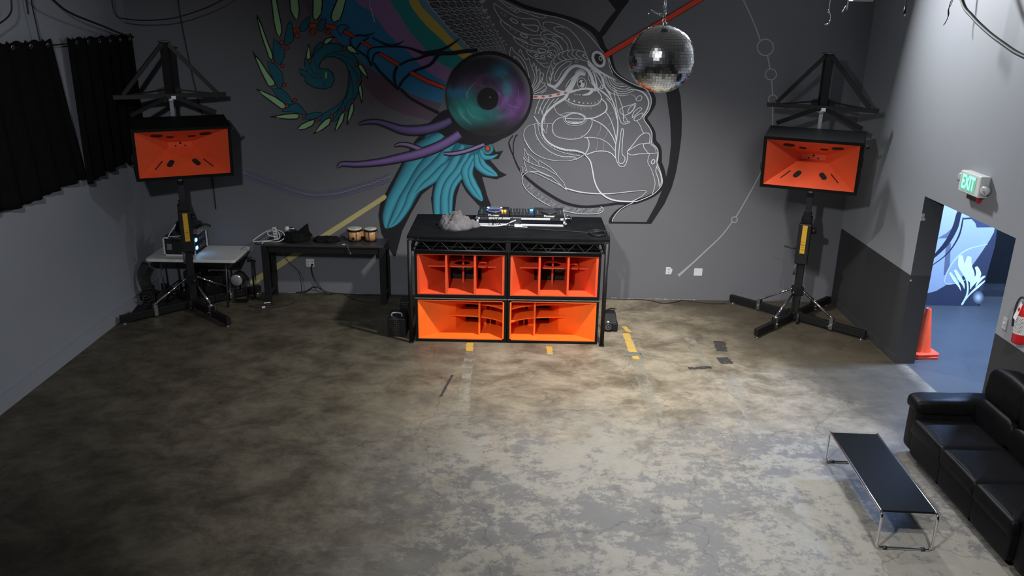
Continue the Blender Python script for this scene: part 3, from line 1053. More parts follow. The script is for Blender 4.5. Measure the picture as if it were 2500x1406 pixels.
# --- chalk and ink head in profile
p = Paint(3).z(1200, 0, 5.407)
p.line([(-60, -140), (100, -60), (250, 0), (450, 90), (700, 160), (950, 222), (1150, 292), (1330, 392), (1420, 500), (1470, 620), (1540, 725), (1590, 870), (1625, 950)], [50, 50, 50, 52, 52, 54, 66, 74, 78, 70, 60, 56, 54], INK)
p.z(1300, 120, 4.6875)
p.line([(878, 40), (912, 200), (965, 290), (1060, 362), (1200, 434), (1320, 468), (1382, 540), (1384, 630), (1330, 730), (1296, 790), (1340, 868), (1385, 950), (1398, 1050), (1448, 1120), (1460, 1230), (1458, 1290)], [56, 58, 56, 50, 46, 42, 46, 50, 46, 40, 42, 42, 42, 42, 42, 42], INK)
p.z(1240, 260, 4.686)
p.line([(1740, 500), (1742, 560), (1735, 620), (1768, 720), (1785, 830), (1750, 935), (1650, 1018), (1500, 1080), (1400, 1108), (1250, 1110), (1100, 1130), (900, 1146), (750, 1130), (600, 1080), (400, 960), (280, 870), (190, 790), (120, 700), (60, 560), (10, 420), (60, 330)], [40, 40, 42, 46, 46, 46, 46, 44, 32, 30, 30, 30, 32, 34, 34, 32, 26, 20, 16, 14, 12], INK)
p.line([(1400, 1108), (1260, 1190), (1190, 1270), (1165, 1325)], [26, 34, 40, 34], INK)
p.line([(1155, 1328), (1400, 1330), (1640, 1332)], 22, INK, 0, 1)
p.z(1200, 0, 2.511)
p.fill([(1040, 480), (1135, 480), (1160, 600), (1167, 720), (1165, 830), (1150, 950), (1130, 1060), (1105, 1150), (1060, 1250), (980, 1370), (945, 1368), (1010, 1250), (1060, 1130), (1088, 1000), (1100, 880), (1095, 740), (1072, 580)], INK)
p.fill([(655, 205), (705, 130), (762, 62), (700, -20), (640, -80), (840, -80), (842, 8), (790, 75), (700, 205), (668, 240)], INK)
p.z(1240, 260, 4.686)
p.line([(10, 410), (60, 560), (62, 430), (85, 350), (110, 320)], [12, 12, 12, 14, 16], INK)
p.done('painted_black_outline', 'thick black painted outline of the head and neck')

p = Paint(6).z(1200, 0, 5.407)
W1 = 9
for l in ([(60, -60), (130, 0), (350, 110), (600, 180), (850, 225), (1000, 270), (1130, 340), (1260, 440), (1370, 560), (1450, 660), (1530, 760), (1560, 880), (1600, 970)],
          [(35, 40), (150, 120), (300, 210), (420, 245), (560, 250), (620, 280), (660, 370), (720, 410), (690, 410), (650, 440), (660, 490), (720, 530), (770, 565), (830, 590)],
          [(35, 40), (30, 90), (80, 190), (160, 290), (260, 360), (400, 430), (540, 465), (650, 460)],
          [(115, 260), (180, 300), (260, 355)], [(115, 260), (130, 320), (220, 420), (340, 510), (460, 570), (560, 600), (680, 610), (730, 590)],
          [(290, 490), (400, 520), (480, 570)], [(290, 490), (330, 560), (450, 640), (560, 690), (680, 712), (740, 710)],
          [(455, 665), (560, 670), (640, 700)], [(455, 665), (500, 730), (600, 770), (720, 780)], [(580, 780), (640, 830), (750, 830)], [(640, 840), (700, 880), (760, 885)],
          [(90, -10), (200, 80), (330, 165), (365, 140), (340, 110)], [(365, 140), (480, 180), (640, 235), (700, 235), (715, 210)], [(240, 90), (330, 130), (300, 140)],
          [(680, 300), (760, 290), (880, 320), (1000, 370), (1100, 460), (1190, 580), (1240, 690), (1280, 800)],
          [(680, 300), (690, 360), (780, 420), (880, 470), (980, 560), (1010, 620), (1000, 670)],
          [(960, 370), (900, 350), (820, 370), (870, 420), (960, 460), (1030, 540), (1060, 620), (1070, 660)],
          [(870, 470), (760, 450), (690, 460), (720, 500), (830, 540), (910, 600), (950, 690)],
          [(940, 500), (870, 485), (800, 490), (850, 530), (900, 590), (930, 660)],
          [(780, 560), (710, 590), (760, 640), (730, 690), (800, 700), (740, 740), (800, 760)], [(760, 565), (840, 580), (890, 640), (910, 700)], [(760, 620), (810, 600), (860, 640), (880, 700)], [(740, 680), (820, 660), (860, 710)], [(760, 750), (820, 720), (850, 760)],
          [(250, 770), (240, 700), (262, 620), (300, 680), (350, 720), (420, 790), (470, 900), (500, 1050)],
          [(310, 810), (298, 740), (370, 800), (420, 880), (440, 940)], [(360, 700), (380, 650), (410, 720), (460, 790), (492, 770), (520, 860), (560, 960), (572, 1040), (530, 1150)],
          [(540, 880), (558, 830), (580, 900), (600, 1000), (590, 1080), (540, 1160)], [(592, 870), (600, 940), (632, 910), (640, 1000), (620, 1100), (550, 1180)], [(640, 960), (690, 980), (650, 1060), (620, 1140), (550, 1200)],
          [(680, 1030), (660, 1090), (710, 1100), (660, 1160), (560, 1220)], [(700, 1130), (725, 1160), (650, 1210), (565, 1238)], [(720, 1190), (650, 1235)]):
    p.line(l, W1, CHALK)
for l in ([(245, 250), (290, 250), (345, 290), (330, 310), (280, 290)], [(400, 315), (470, 332), (560, 330), (612, 350), (618, 390), (580, 415), (500, 385), (430, 350)], [(380, 450), (430, 452), (472, 480), (460, 500), (410, 482)], [(520, 515), (600, 512), (670, 520), (700, 550), (680, 580), (600, 575), (540, 552)], [(610, 650), (680, 645), (715, 665), (700, 690), (640, 688)], [(570, 725), (600, 720), (612, 740), (580, 745)], [(645, 740), (690, 735), (705, 755), (665, 762)]):
    p.line(l, 11, CHALK, 0, 5, True)
for x, y, r in ((180, 203, 15), (318, 425, 15), (420, 580, 14), (532, 630, 14), (134, 165, 8), (250, 385, 7), (470, 610, 8), (510, 690, 8), (1125, 812, 17)):
    p.ring(x, y, r, r, 7, CHALKD, 0, 0, 14)
# brow with scales
for l in ([(740, 1110), (728, 1000), (760, 900), (800, 800), (870, 720), (980, 672), (1100, 657), (1235, 690)], [(770, 1120), (790, 1000), (830, 885), (900, 822), (1000, 788), (1130, 776), (1280, 815)],
          [(900, 705), (880, 760), (935, 800)], [(960, 680), (930, 735), (990, 785)], [(1030, 665), (1000, 720), (1060, 775)], [(1090, 660), (1058, 710), (1125, 770)], [(1150, 665), (1115, 715), (1190, 770)], [(1240, 705), (1200, 735), (1270, 780)],
          [(830, 780), (822, 840), (870, 840)], [(795, 850), (805, 920), (840, 880)], [(775, 930), (790, 1000), (822, 940)], [(760, 1010), (775, 1070), (800, 1010)], [(1210, 745), (1215, 715), (1245, 735)]):
    p.line(l, W1, CHALK)
p.line([(830, 1060), (832, 1000), (880, 910), (980, 825), (1050, 815), (1030, 862), (950, 920), (900, 1000), (860, 1062)], W1, CHALK, 0, 5, True)
p.line([(740, 1110), (820, 1145), (870, 1120), (940, 1030), (1010, 930), (1090, 872), (1180, 880), (1260, 920), (1310, 990), (1340, 1080), (1385, 1180)], [30, 40, 42, 44, 44, 40, 36, 44, 44, 36, 36], CHALK)
p.line([(1275, 790), (1300, 850), (1380, 920), (1470, 970), (1640, 1060)], [16, 60, 50, 26, 10], CHALK)
p.line([(1000, 1215), (1060, 1120), (1110, 1020), (1165, 975), (1235, 992)], [80, 70, 66, 44, 20], CHALK)
p.line([(975, 1150), (1020, 1070), (1090, 1000)], 9, CHALK)
for i in range(12):
    a = i / 11
    x0, y0 = 1110 + 125 * a, 985 - 25 * sin(a * pi)
    p.line([(x0, y0), (x0 + 4 - 10 * (1 - a), y0 - 40 - 20 * sin(a * pi))], [12, 4], CHALK, 0, 1)
p.ring(1192, 1100, 60, 76, 8, CHALK, 0, -0.25); p.ell(1192, 1105, 36, 52, CHALK, 0, -0.2); p.ell(1168, 1105, 12, 18, INK, 1); p.ell(1208, 1080, 11, 14, INK, 1)
p.line([(800, 1150), (900, 1200), (1010, 1210), (1120, 1190), (1250, 1170), (1385, 1190)], [16, 20, 26, 24, 26, 36], CHALK)
p.line([(1330, 1195), (1280, 1240), (1195, 1255)], [46, 34, 10], CHALK)
p.line([(950, 1300), (1000, 1240), (1110, 1205)], 12, CHALK); p.line([(950, 1305), (1080, 1370), (1220, 1395), (1360, 1390), (1440, 1330), (1445, 1260), (1390, 1190)], 12, CHALK)
for x, y, r in ((1100, 1247, 8), (1132, 1249, 8), (1165, 1250, 9), (1020, 1312, 14), (1092, 1333, 13), (1155, 1350, 12), (1213, 1360, 9), (1270, 1363, 9), (1318, 1363, 7), (1365, 1358, 7), (1410, 1330, 7)):
    p.ell(x, y, r, r, CHALK, 0, 0, 10)
for i in range(40):
    a = i / 39
    x0 = 980 + 460 * a
    y0 = 1335 + 60 * sin(a * pi) ** 0.7
    p.line([(x0, y0), (x0 + random.uniform(-14, 14), y0 + random.uniform(20, 62))], 3.5, CHALKD, 0, 1)
# small arrow of chalk gills left of the jaw
for k in range(6):
    p.line([(640 + 62 * k, 1300), (600 + 50 * k, 1400), (570 + 46 * k, 1500)] if k < 4 else [(640 + 62 * k, 1290), (610 + 52 * k, 1360)], W1, CHALK)
p.line([(560, 1530), (700, 1720), (700, 1560), (640, 1420)], W1, CHALK, 0, 1)
p.line([(560, 1530), (620, 1640), (720, 1760), (740, 1640)], W1, CHALK, 0, 1)

p.z(1300, 120, 4.6875)
W2 = 8
for l, w in (([(862, 40), (900, 190), (960, 280), (1060, 350), (1180, 410), (1290, 455), (1345, 530), (1358, 610), (1330, 700), (1275, 780), (1290, 830), (1340, 900), (1366, 970), (1362, 1050), (1352, 1075)], 9),
             ([(1090, 465), (1200, 468), (1285, 515), (1328, 600), (1310, 690), (1250, 780)], [6, 12, 16, 16, 14, 10]),
             ([(1352, 1075), (1420, 1130), (1438, 1190), (1430, 1280)], 9), ([(1330, 1195), (1272, 1120), (1280, 1080), (1340, 1075)], 8),
             ([(1085, 1165), (1150, 1090), (1220, 1000), (1280, 960), (1338, 972), (1342, 1040), (1335, 1075)], 9), ([(1085, 1165), (1160, 1120), (1230, 1085), (1290, 1082)], 8), ([(1085, 1185), (1130, 1210), (1220, 1198), (1330, 1195), (1440, 1185)], 8), ([(1350, 1090), (1400, 1130), (1412, 1170)], 5),
             ([(1195, 820), (1235, 880), (1255, 935), (1280, 962)], 7),
             ([(935, 440), (990, 560), (1030, 680), (1040, 780), (1050, 832), (1112, 828), (1080, 852), (1020, 845), (980, 740), (945, 560), (930, 470)], 8),
             ([(1030, 790), (1060, 775), (1090, 830)], 6), ([(1120, 515), (1160, 530), (1190, 575)], 5),
             ([(820, 290), (850, 400), (930, 480), (1020, 512), (1120, 490), (1170, 460)], 7), ([(835, 300), (870, 400), (950, 465), (1040, 488), (1140, 455)], 7), ([(860, 310), (900, 400), (970, 445), (1060, 458), (1115, 432)], 7), ([(890, 330), (930, 395), (1000, 425), (1085, 420)], 7), ([(920, 350), (960, 390), (1040, 400)], 7), ([(810, 290), (830, 420), (900, 500), (1010, 532), (1100, 520)], 7),
             ([(700, 225), (770, 290), (800, 340), (820, 420), (870, 500), (920, 600), (958, 720), (976, 860), (966, 1000), (950, 1110), (952, 1240), (985, 1320), (1020, 1345), (1060, 1325), (1085, 1250), (1085, 1165)], [26, 20, 20, 12, 14, 14, 12, 12, 12, 9, 8, 8, 8, 8, 8, 8]),
             ([(735, 440), (790, 480), (850, 530), (900, 590)], [14, 18, 18, 6]), ([(845, 560), (900, 620), (940, 700), (965, 800)], 9), ([(660, 235), (700, 240), (730, 290), (780, 380), (810, 430), (800, 450), (760, 440)], 10), ([(790, 350), (830, 430), (900, 520)], 8),
             ([(830, 710), (880, 780), (920, 880), (950, 1000), (958, 1060)], 9), ([(660, 795), (780, 850), (860, 920), (920, 1010), (950, 1080)], 11), ([(590, 1010), (700, 1010), (800, 1035), (880, 1090), (950, 1170)], 7), ([(620, 1205), (720, 1170), (820, 1165), (900, 1190), (950, 1245)], 10),
             ([(250, 640), (262, 700), (310, 750), (400, 768)], 6), ([(370, 770), (300, 790), (245, 835), (225, 910), (255, 985), (340, 1020), (450, 1030), (560, 1010), (640, 940), (680, 860), (680, 810)], 8), ([(310, 755), (400, 725), (520, 730), (610, 780)], 5),
             ([(780, 560), (840, 620), (848, 690), (800, 740), (700, 785), (590, 795)], [12, 14, 16, 14, 14, 14]),
             ([(400, 500), (370, 560), (250, 640), (150, 740), (108, 850), (115, 970), (165, 1050), (250, 1110), (370, 1150), (480, 1160), (560, 1180), (608, 1205)], [40, 34, 24, 26, 24, 22, 22, 22, 22, 22, 20, 18]),
             ([(25, 850), (40, 970), (100, 1080), (200, 1170), (330, 1225), (460, 1230), (510, 1255)], 7), ([(60, 850), (80, 960), (150, 1070), (270, 1150), (400, 1195), (540, 1220)], 6), ([(600, 1205), (640, 1130), (645, 1060), (620, 1010)], 9),
             ([(690, 250), (720, 330), (740, 440), (760, 500)], 16), ([(640, 270), (640, 340), (690, 410)], 7)):
    p.line(l, w, CHALK)
for l in ([(1185, 570), (1215, 535), (1250, 540), (1240, 580), (1200, 592)], [(1000, 690), (1040, 660), (1120, 640), (1180, 620), (1172, 660), (1130, 720), (1060, 755), (1010, 732)], [(1090, 710), (1120, 660), (1165, 635), (1150, 690), (1105, 732)], [(1140, 780), (1160, 720), (1220, 670), (1250, 682), (1200, 730), (1150, 780)], [(1160, 800), (1190, 762), (1262, 730), (1240, 790), (1180, 820)], [(1020, 910), (1040, 930), (1030, 1040), (1024, 1190), (1058, 1240), (1045, 1290), (1015, 1310), (985, 1280), (990, 1150), (1005, 1000)]):
    p.line(l, W2, CHALK, 0, 5, True)
p.ring(485, 795, 112, 58, 10, CHALK); p.ring(485, 800, 130, 74, 5, CHALK); p.line([(375, 790), (480, 796), (590, 798)], 7, CHALK); p.line([(410, 820), (480, 842), (560, 828)], 8, CHALK)
for i in range(9):
    p.line([(440 + 9 * i, 838), (446 + 9 * i, 826)], 4, CHALK, 0, 1)
for i in range(46):                        # tick marks along the jaw band
    t = i / 45
    q = along(smooth([(108, 850), (115, 970), (165, 1050), (250, 1110), (370, 1150), (480, 1160), (560, 1180), (608, 1205)], 6), t)
    q2 = along(smooth([(85, 850), (95, 975), (150, 1065), (240, 1130), (365, 1172), (478, 1182), (550, 1202), (595, 1228)], 6), t)
    p.line([q, q2], 4, INK, 1, 1)
    q3 = along(smooth([(25, 850), (40, 970), (100, 1080), (200, 1170), (330, 1225), (460, 1230), (510, 1255)], 6), t)
    p.line([q3, (q3[0] - random.uniform(2, 14), q3[1] + random.uniform(8, 30))], 3, CHALKD, 0, 1)
    q4 = along(smooth([(60, 850), (80, 960), (150, 1070), (270, 1150), (400, 1195), (540, 1220)], 6), t)
    p.line([q4, (q4[0] + random.uniform(-8, 8), q4[1] - random.uniform(4, 16))], 3, CHALKD, 0, 1)
for i in range(40):
    q = along(smooth([(232, 930), (260, 985), (340, 1020), (450, 1030), (560, 1010), (600, 985)], 6), i / 39)
    p.line([q, (q[0] + random.uniform(-8, 8), q[1] - random.uniform(6, 26))], 3, CHALKD, 0, 1)
for l in ([(920, 720), (870, 750), (790, 830)], [(780, 860), (770, 940), (730, 1000)], [(860, 920), (840, 990), (810, 1030)], [(735, 1020), (740, 1100), (725, 1165)], [(810, 1045), (815, 1100), (805, 1160)], [(930, 790), (890, 850), (860, 880)]):
    p.line(l, 3.5, CHALKD)
p.ring(788, 430, 13, 16, 6, CHALK); p.ring(1378, 1287, 18, 26, 10, CHALK, 0, 0.4)

p.z(1240, 260, 4.686)
for l, w in (([(1618, 540), (1598, 630), (1640, 720), (1680, 850), (1672, 930), (1650, 1000)], 6), ([(1715, 540), (1702, 640), (1742, 740), (1766, 850), (1742, 920), (1660, 1000), (1560, 1050), (1470, 1085)], 8), ([(1705, 670), (1690, 740), (1720, 830), (1730, 920)], 8), ([(1700, 690), (1740, 760), (1755, 850), (1740, 900)], 7),
             ([(880, 550), (940, 620), (965, 720), (990, 850), (1040, 960), (1120, 1030), (1220, 1070), (1380, 1085), (1480, 1080)], [10, 14, 14, 14, 16, 18, 18, 14, 6]),
             ([(655, 930), (800, 970), (950, 990), (1150, 995), (1400, 970), (1540, 960), (1580, 972), (1520, 1030), (1420, 1080)], [14, 14, 12, 9, 7, 6, 6, 6, 8]),
             ([(510, 200), (420, 190), (300, 200), (210, 240), (180, 330), (220, 430), (300, 530), (450, 600), (640, 620), (780, 600), (870, 550)], [5, 5, 5, 5, 6, 12, 7, 5, 5, 6, 8]),
             ([(1430, 1095), (1290, 1170), (1205, 1270), (1195, 1312)], 7),
             ([(160, 830), (180, 780), (250, 745), (350, 772), (450, 822), (600, 900), (672, 955)], 6), ([(160, 830), (190, 920), (280, 1010), (400, 1090), (480, 1132)], 6),
             ([(620, 1185), (800, 1220), (960, 1225), (1060, 1210), (1090, 1170), (1060, 1140)], 7)):
    p.line(l, w, CHALK)
for l in ([(185, 480), (190, 560), (245, 635), (230, 540), (350, 640), (352, 612), (480, 690), (560, 770)], [(178, 580), (210, 620), (320, 670), (420, 700), (560, 780), (640, 870), (660, 930)], [(178, 580), (195, 660), (220, 740)], [(250, 745), (250, 680), (380, 750), (500, 800), (610, 900)], [(262, 740), (340, 740), (480, 800)], [(190, 480), (240, 580), (235, 620)], [(160, 680), (165, 760), (190, 690), (205, 740)], [(145, 720), (160, 790), (175, 740)], [(350, 640), (358, 690)]):
    p.line(l, 5, CHALK, 0, 1)
for i in range(26):                        # fine wood-grain hatching under the jaw
    t = i / 25
    q = along(smooth([(215, 900), (330, 1010), (470, 1100), (640, 1165), (800, 1185), (960, 1185), (1050, 1180)], 5), t)
    dx = 26 * sin(i * 1.7)
    p.line([(q[0] + 22 + dx * 0.3, q[1] - 26), (q[0] + 6 + dx, q[1]), (q[0] - 22 + dx * 0.4, q[1] + 24)], 3.2, CHALKD)
    p.line([(q[0] + 34 + dx * 0.3, q[1] - 22), (q[0] + 18 + dx, q[1] + 4), (q[0] - 6 + dx * 0.4, q[1] + 28)], 3.2, CHALKD)
# neck band hairline and forehead ring
p.z(1420, 0, 5)
p.ring(205, 722, 62, 92, 34, CHALK, 0, -0.5); p.ell(212, 718, 40, 66, (0.03, 0.028, 0.028), 1, -0.5)
p.ring(228, 712, 18, 24, 8, CHALK, 2, -0.4)
p.done('chalk_head_drawing', 'white chalk line drawing of a head in profile')

p = Paint(22).z(1420, 0, 5)
g = [(212, 690), (1390, -10), (1560, -100), (1640, -100), (1490, -5), (245, 738), (220, 738), (206, 715)]
p.line(g, 12, NAVY, 0, 1, True); p.fill(g, PRED, 1)
p.z(1200, 0, 5.407)
p.line([(548, 1278), (700, 1278), (850, 1255), (1000, 1218)], 48, CHALK, 0)
for x, y, w, r in ((580, 1276, 32, 0), (682, 1274, 22, 0.05), (775, 1263, 24, -0.2), (880, 1243, 24, -0.25), (975, 1225, 22, -0.3)):
    p.ell(x, y, w, 14, (0.65, 0.09, 0.07), 1, r, 12)
p.done('painted_orange_beam', 'orange painted beam and dashed ray')

# --- thin pale curve with circles on the right
p = Paint(2).z(0, 0, 1)
P1 = (0.36, 0.365, 0.38)
p.line([(1790, -60), (1815, 0), (1838, 50), (1856, 97)], 3.0, P1)
p.ring(1868.5, 115.6, 19.6, 20, 2.8, P1); p.line([(1873.5, 135), (1880, 168)], 3, P1, 0, 1)
p.ring(1882, 181.6, 13.4, 13.4, 2.5, P1); p.line([(1884, 195), (1886, 232)], 2.8, P1, 0, 1)
p.ring(1886.6, 242.4, 10.5, 10.5, 2.5, P1); p.line([(1886, 253), (1885, 330), (1872, 390), (1849, 437), (1820, 490), (1797, 529)], 2.6, P1)
p.ring(1793, 536, 7, 7, 2.2, P1); p.line([(1788, 541), (1760, 577), (1720, 615), (1690, 643), (1656, 673)], [2.4, 2.8, 3.2, 3.8, 6.5], P1)
p.done('painted_circle_chain', 'thin pale painted curve with four circles')
# ------------------------------------------------------------------ the next room: painted wall stub seen through the doorway
PY = -0.05
b = MB(); b.box((5.114, PY, 0.03), (7.115, 0.13, CEIL))
stub = struct('wall_annex', b, wall_material('annex_pale_paint', None, (0.36, 0.375, 0.41), None))
b = MB(); b.box((5.114, PY + 0.012, 0.0), (7.07, 0.12, 0.03)); obj('foot_shadow_strip', b, DARK, stub)  # black strip stands in for the shadow line along the stub's foot
p = Paint(1, PY, stub).z(2220, 480, 3.346)
DN, MN, PC = (0.04, 0.042, 0.065), (0.13, 0.135, 0.17), (0.80, 0.84, 0.85)
p.fill([(110, 800), (220, 770), (300, 722), (400, 690), (470, 610), (520, 555), (600, 440), (660, 350), (700, 275), (720, 250), (700, 400), (560, 900), (100, 890)], DN, 0)
p.fill([(230, 342), (300, 300), (352, 255), (372, 270), (352, 338)], MN, 0)
p.fill([(300, 380), (340, 380), (330, 560), (300, 640), (280, 640)], MN, 0)
p.line([(470, 60), (410, 130), (375, 250), (300, 385), (175, 515)], [22, 40, 46, 40, 16], (0.02, 0.02, 0.035), 1)
p.line([(440, 170), (405, 320), (310, 465), (165, 575)], [10, 14, 9, 6], (0.02, 0.02, 0.035), 1)
p.line([(435, 182), (520, 176), (560, 200)], [12, 14, 8], (0.03, 0.035, 0.06), 1)
p.fill([(500, 174), (560, 185), (720, 250), (550, 252), (540, 215)], (0.05, 0.055, 0.09), 1)
p.line([(640, 388), (480, 430), (380, 505), (310, 615), (288, 700), (345, 712), (450, 682), (545, 650)], [4, 12, 12, 10, 10, 8, 6, 4], (0.55, 0.6, 0.64), 2)
for l, w in (([(420, 480), (425, 560), (470, 650), (500, 700)], [30, 58, 40, 5]), ([(490, 488), (480, 570), (510, 640), (500, 755)], [30, 66, 46, 5]), ([(545, 572), (565, 630), (540, 680), (495, 750)], [22, 44, 36, 4]),
             ([(330, 620), (370, 680), (405, 730), (420, 768)], [18, 30, 16, 3]), ([(370, 598), (410, 665), (440, 715), (448, 752)], [20, 36, 20, 3]), ([(450, 620), (476, 720), (470, 800), (430, 880)], [10, 14, 14, 16]),
             ([(618, 648), (575, 680), (540, 735)], [10, 26, 4]), ([(618, 686), (560, 735), (490, 800), (425, 885)], [8, 20, 10, 8])):
    p.line(l, w, PC, 3)
for k, (r, c) in enumerate(((46, 0.12), (36, 0.22), (26, 0.36), (15, 0.55))):
    p.ell(562, 822, r, r * 1.15, (c * 0.85, c * 0.95, c), 2 + k, 0, 20)
p.done('graffiti_paint', 'navy arcs and pale leaf-shaped sprayed strokes')

# ------------------------------------------------------------------ DJ booth: pipe frame, truss and top over the orange cabinets
booth = thing('dj_booth', 'black DJ booth frame with truss and wide black top over the orange cabinets', 'booth', (-0.09, -1.25, 0))
bx, by = -0.09, -1.25


def L(x, y, z):
    return (x - bx, y - by, z)


b = MB(); b.box(L(-1.385, -1.845, 1.40), L(1.207, -0.66, 1.44)); obj('tabletop', b, mat('booth_top_black', (0.0065, 0.007, 0.008), 0.75, spec=0.06, var=0.25, vscale=5, bump=0.15, bscale=90), booth, 0.006)
for x, y in ((-1.348, -1.90), (1.165, -1.905), (-1.348, -0.70), (1.165, -0.70)):
    b = MB(); b.cyl(L(x, y, 0.0), L(x, y, 1.40), 0.027, n=18); b.cyl(L(x, y, 0.0), L(x, y, 0.015), 0.036, n=18); obj('post', b, BLACKS, booth)
for x0, x1 in ((-1.315, -0.125), (-0.055, 1.13)):
    b = MB()
    for z in (1.385, 1.262):
        b.cyl(L(x0, -1.875, z), L(x1, -1.875, z), 0.011, n=10)
        b.cyl(L(x0, -1.70, z), L(x1, -1.70, z), 0.011, n=10)
    n = 10
    for i in range(n):
        a, c = x0 + (x1 - x0) * i / n, x0 + (x1 - x0) * (i + 1) / n
        z0, z1 = (1.385, 1.262) if i % 2 else (1.262, 1.385)
        b.cyl(L(a, -1.875, z0), L(c, -1.875, z1), 0.006, n=8)
        b.cyl(L(a, -1.70, z1), L(c, -1.70, z0), 0.006, n=8)
    obj('truss', b, mat('truss_black', (0.010, 0.011, 0.010), 0.5, var=0.3, vscale=30), booth)
b = MB(); b.box(L(-0.122, -1.886, 1.25), L(-0.058, -1.69, 1.40)); obj('truss_plate', b, BLACKS, booth, 0.003)
b = MB(); b.box(L(-1.37, -1.892, 1.392), L(1.19, -1.86, 1.402)); b.bar(L(-1.348, -1.88, 1.24), L(-1.348, -0.70, 1.24), 0.035); b.bar(L(1.165, -1.88, 1.24), L(1.165, -0.70, 1.24), 0.035); b.bar(L(-1.348, -0.70, 1.3), L(1.165, -0.70, 1.3), 0.035)
obj('rail', b, BLACKS, booth)

# ------------------------------------------------------------------ orange bass cabinets
WI, HI = 1.135, 0.55


def holed_shelf(b, x0, x1, y0, y1, z, t, cx, cy, r, n=28):
    """board with a round hole"""
    rings = []
    for zz in (z, z + t):
        o_, i_ = [], []
        for k in range(n):
            a = 2 * pi * k / n
            dx, dy = cos(a), sin(a)
            s = min(((x1 - cx) if dx > 0 else (cx - x0)) / max(abs(dx), 1e-6), ((y1 - cy) if dy > 0 else (cy - y0)) / max(abs(dy), 1e-6))
            o_.append(b.bm.verts.new((cx + dx * s, cy + dy * s, zz)))
            i_.append(b.bm.verts.new((cx + dx * r, cy + dy * r, zz)))
        rings.append((o_, i_))
    for k in range(n):
        j = (k + 1) % n
        for o_, i_ in rings:
            b.bm.faces.new((o_[k], o_[j], i_[j], i_[k]))
        b.bm.faces.new((rings[0][0][k], rings[0][0][j], rings[1][0][j], rings[1][0][k]))
        b.bm.faces.new((rings[0][1][k], rings[0][1][j], rings[1][1][j], rings[1][1][k]))


def cab_shell(t, w, h, d):
    b = MB()
    tx, tz = (w - WI) / 2, (h - HI) / 2
    b.box((-w / 2, 0, 0), (-w / 2 + tx, d, h)); b.box((w / 2 - tx, 0, 0), (w / 2, d, h))
    b.box((-w / 2 + tx, 0, 0), (w / 2 - tx, d, tz)); b.box((-w / 2 + tx, 0, h - tz), (w / 2 - tx, d, h))
    b.box((-w / 2 + tx, d - 0.02, tz), (w / 2 - tx, d, h - tz))
    obj('cabinet_shell', b, BLACKW, t)


def wedge(b, pts, z0, z1):
    b.prism([(x, y, z0) for x, y in pts], (0, 0, z1 - z0))


def upper_bass(label, loc):
    w, h, d = 1.195, 0.615, 0.98
    t = thing('bass_cabinet', label, 'speaker', loc, 0, 'orange bass cabinets under the booth top')
    cab_shell(t, w, h, d)
    tz = (h - HI) / 2
    lo, hi = tz + 0.001, h - tz - 0.001
    b = MB()                                # flared side walls, floor and roof of the mouth
    X = WI / 2 - 0.002
    for s in (-1, 1):
        wedge(b, [(s * X, 0.012), (s * (X - 0.03), 0.012), (s * 0.24, 0.62), (s * 0.24, 0.66), (s * X, 0.66)], lo, hi)
    b.box((-X, 0.014, lo), (X, 0.66, lo + 0.012)); b.box((-X, 0.014, hi - 0.012), (X, 0.66, hi))
    obj('horn_mouth', b, ORANGE, t)
    for x in (-0.19, 0.18):
        b = MB(); b.box((x - 0.013, 0.013, lo + 0.012), (x + 0.013, 0.56, hi - 0.012)); obj('divider', b, ORANGE, t)
    zs = lo + 0.315
    b = MB()
    holed_shelf(b, -0.177, 0.167, 0.20, 0.60, zs, 0.02, -0.005, 0.37, 0.115)
    wedge(b, [(-0.203, 0.20), (-0.203, 0.60), (-0.25, 0.60), (-0.455, 0.20)], zs, zs + 0.02)
    holed_shelf(b, 0.193, 0.34, 0.20, 0.46, zs, 0.02, 0.27, 0.34, 0.06, 20)
    wedge(b, [(0.34, 0.20), (0.455, 0.20), (0.325, 0.46), (0.34, 0.46)], zs, zs + 0.02)
    obj('shelf', b, ORANGE, t)
    b = MB(); b.box((-0.012, 0.50, lo + 0.012), (0.012, 0.53, zs)); b.box((-0.012, 0.50, zs + 0.02), (0.012, 0.53, hi - 0.012)); obj('brace', b, ORANGE, t)
    b = MB(); b.box((-0.24, 0.66, lo + 0.02), (0.24, 0.68, hi - 0.02)); obj('throat_board', b, DARK, t)
    return t


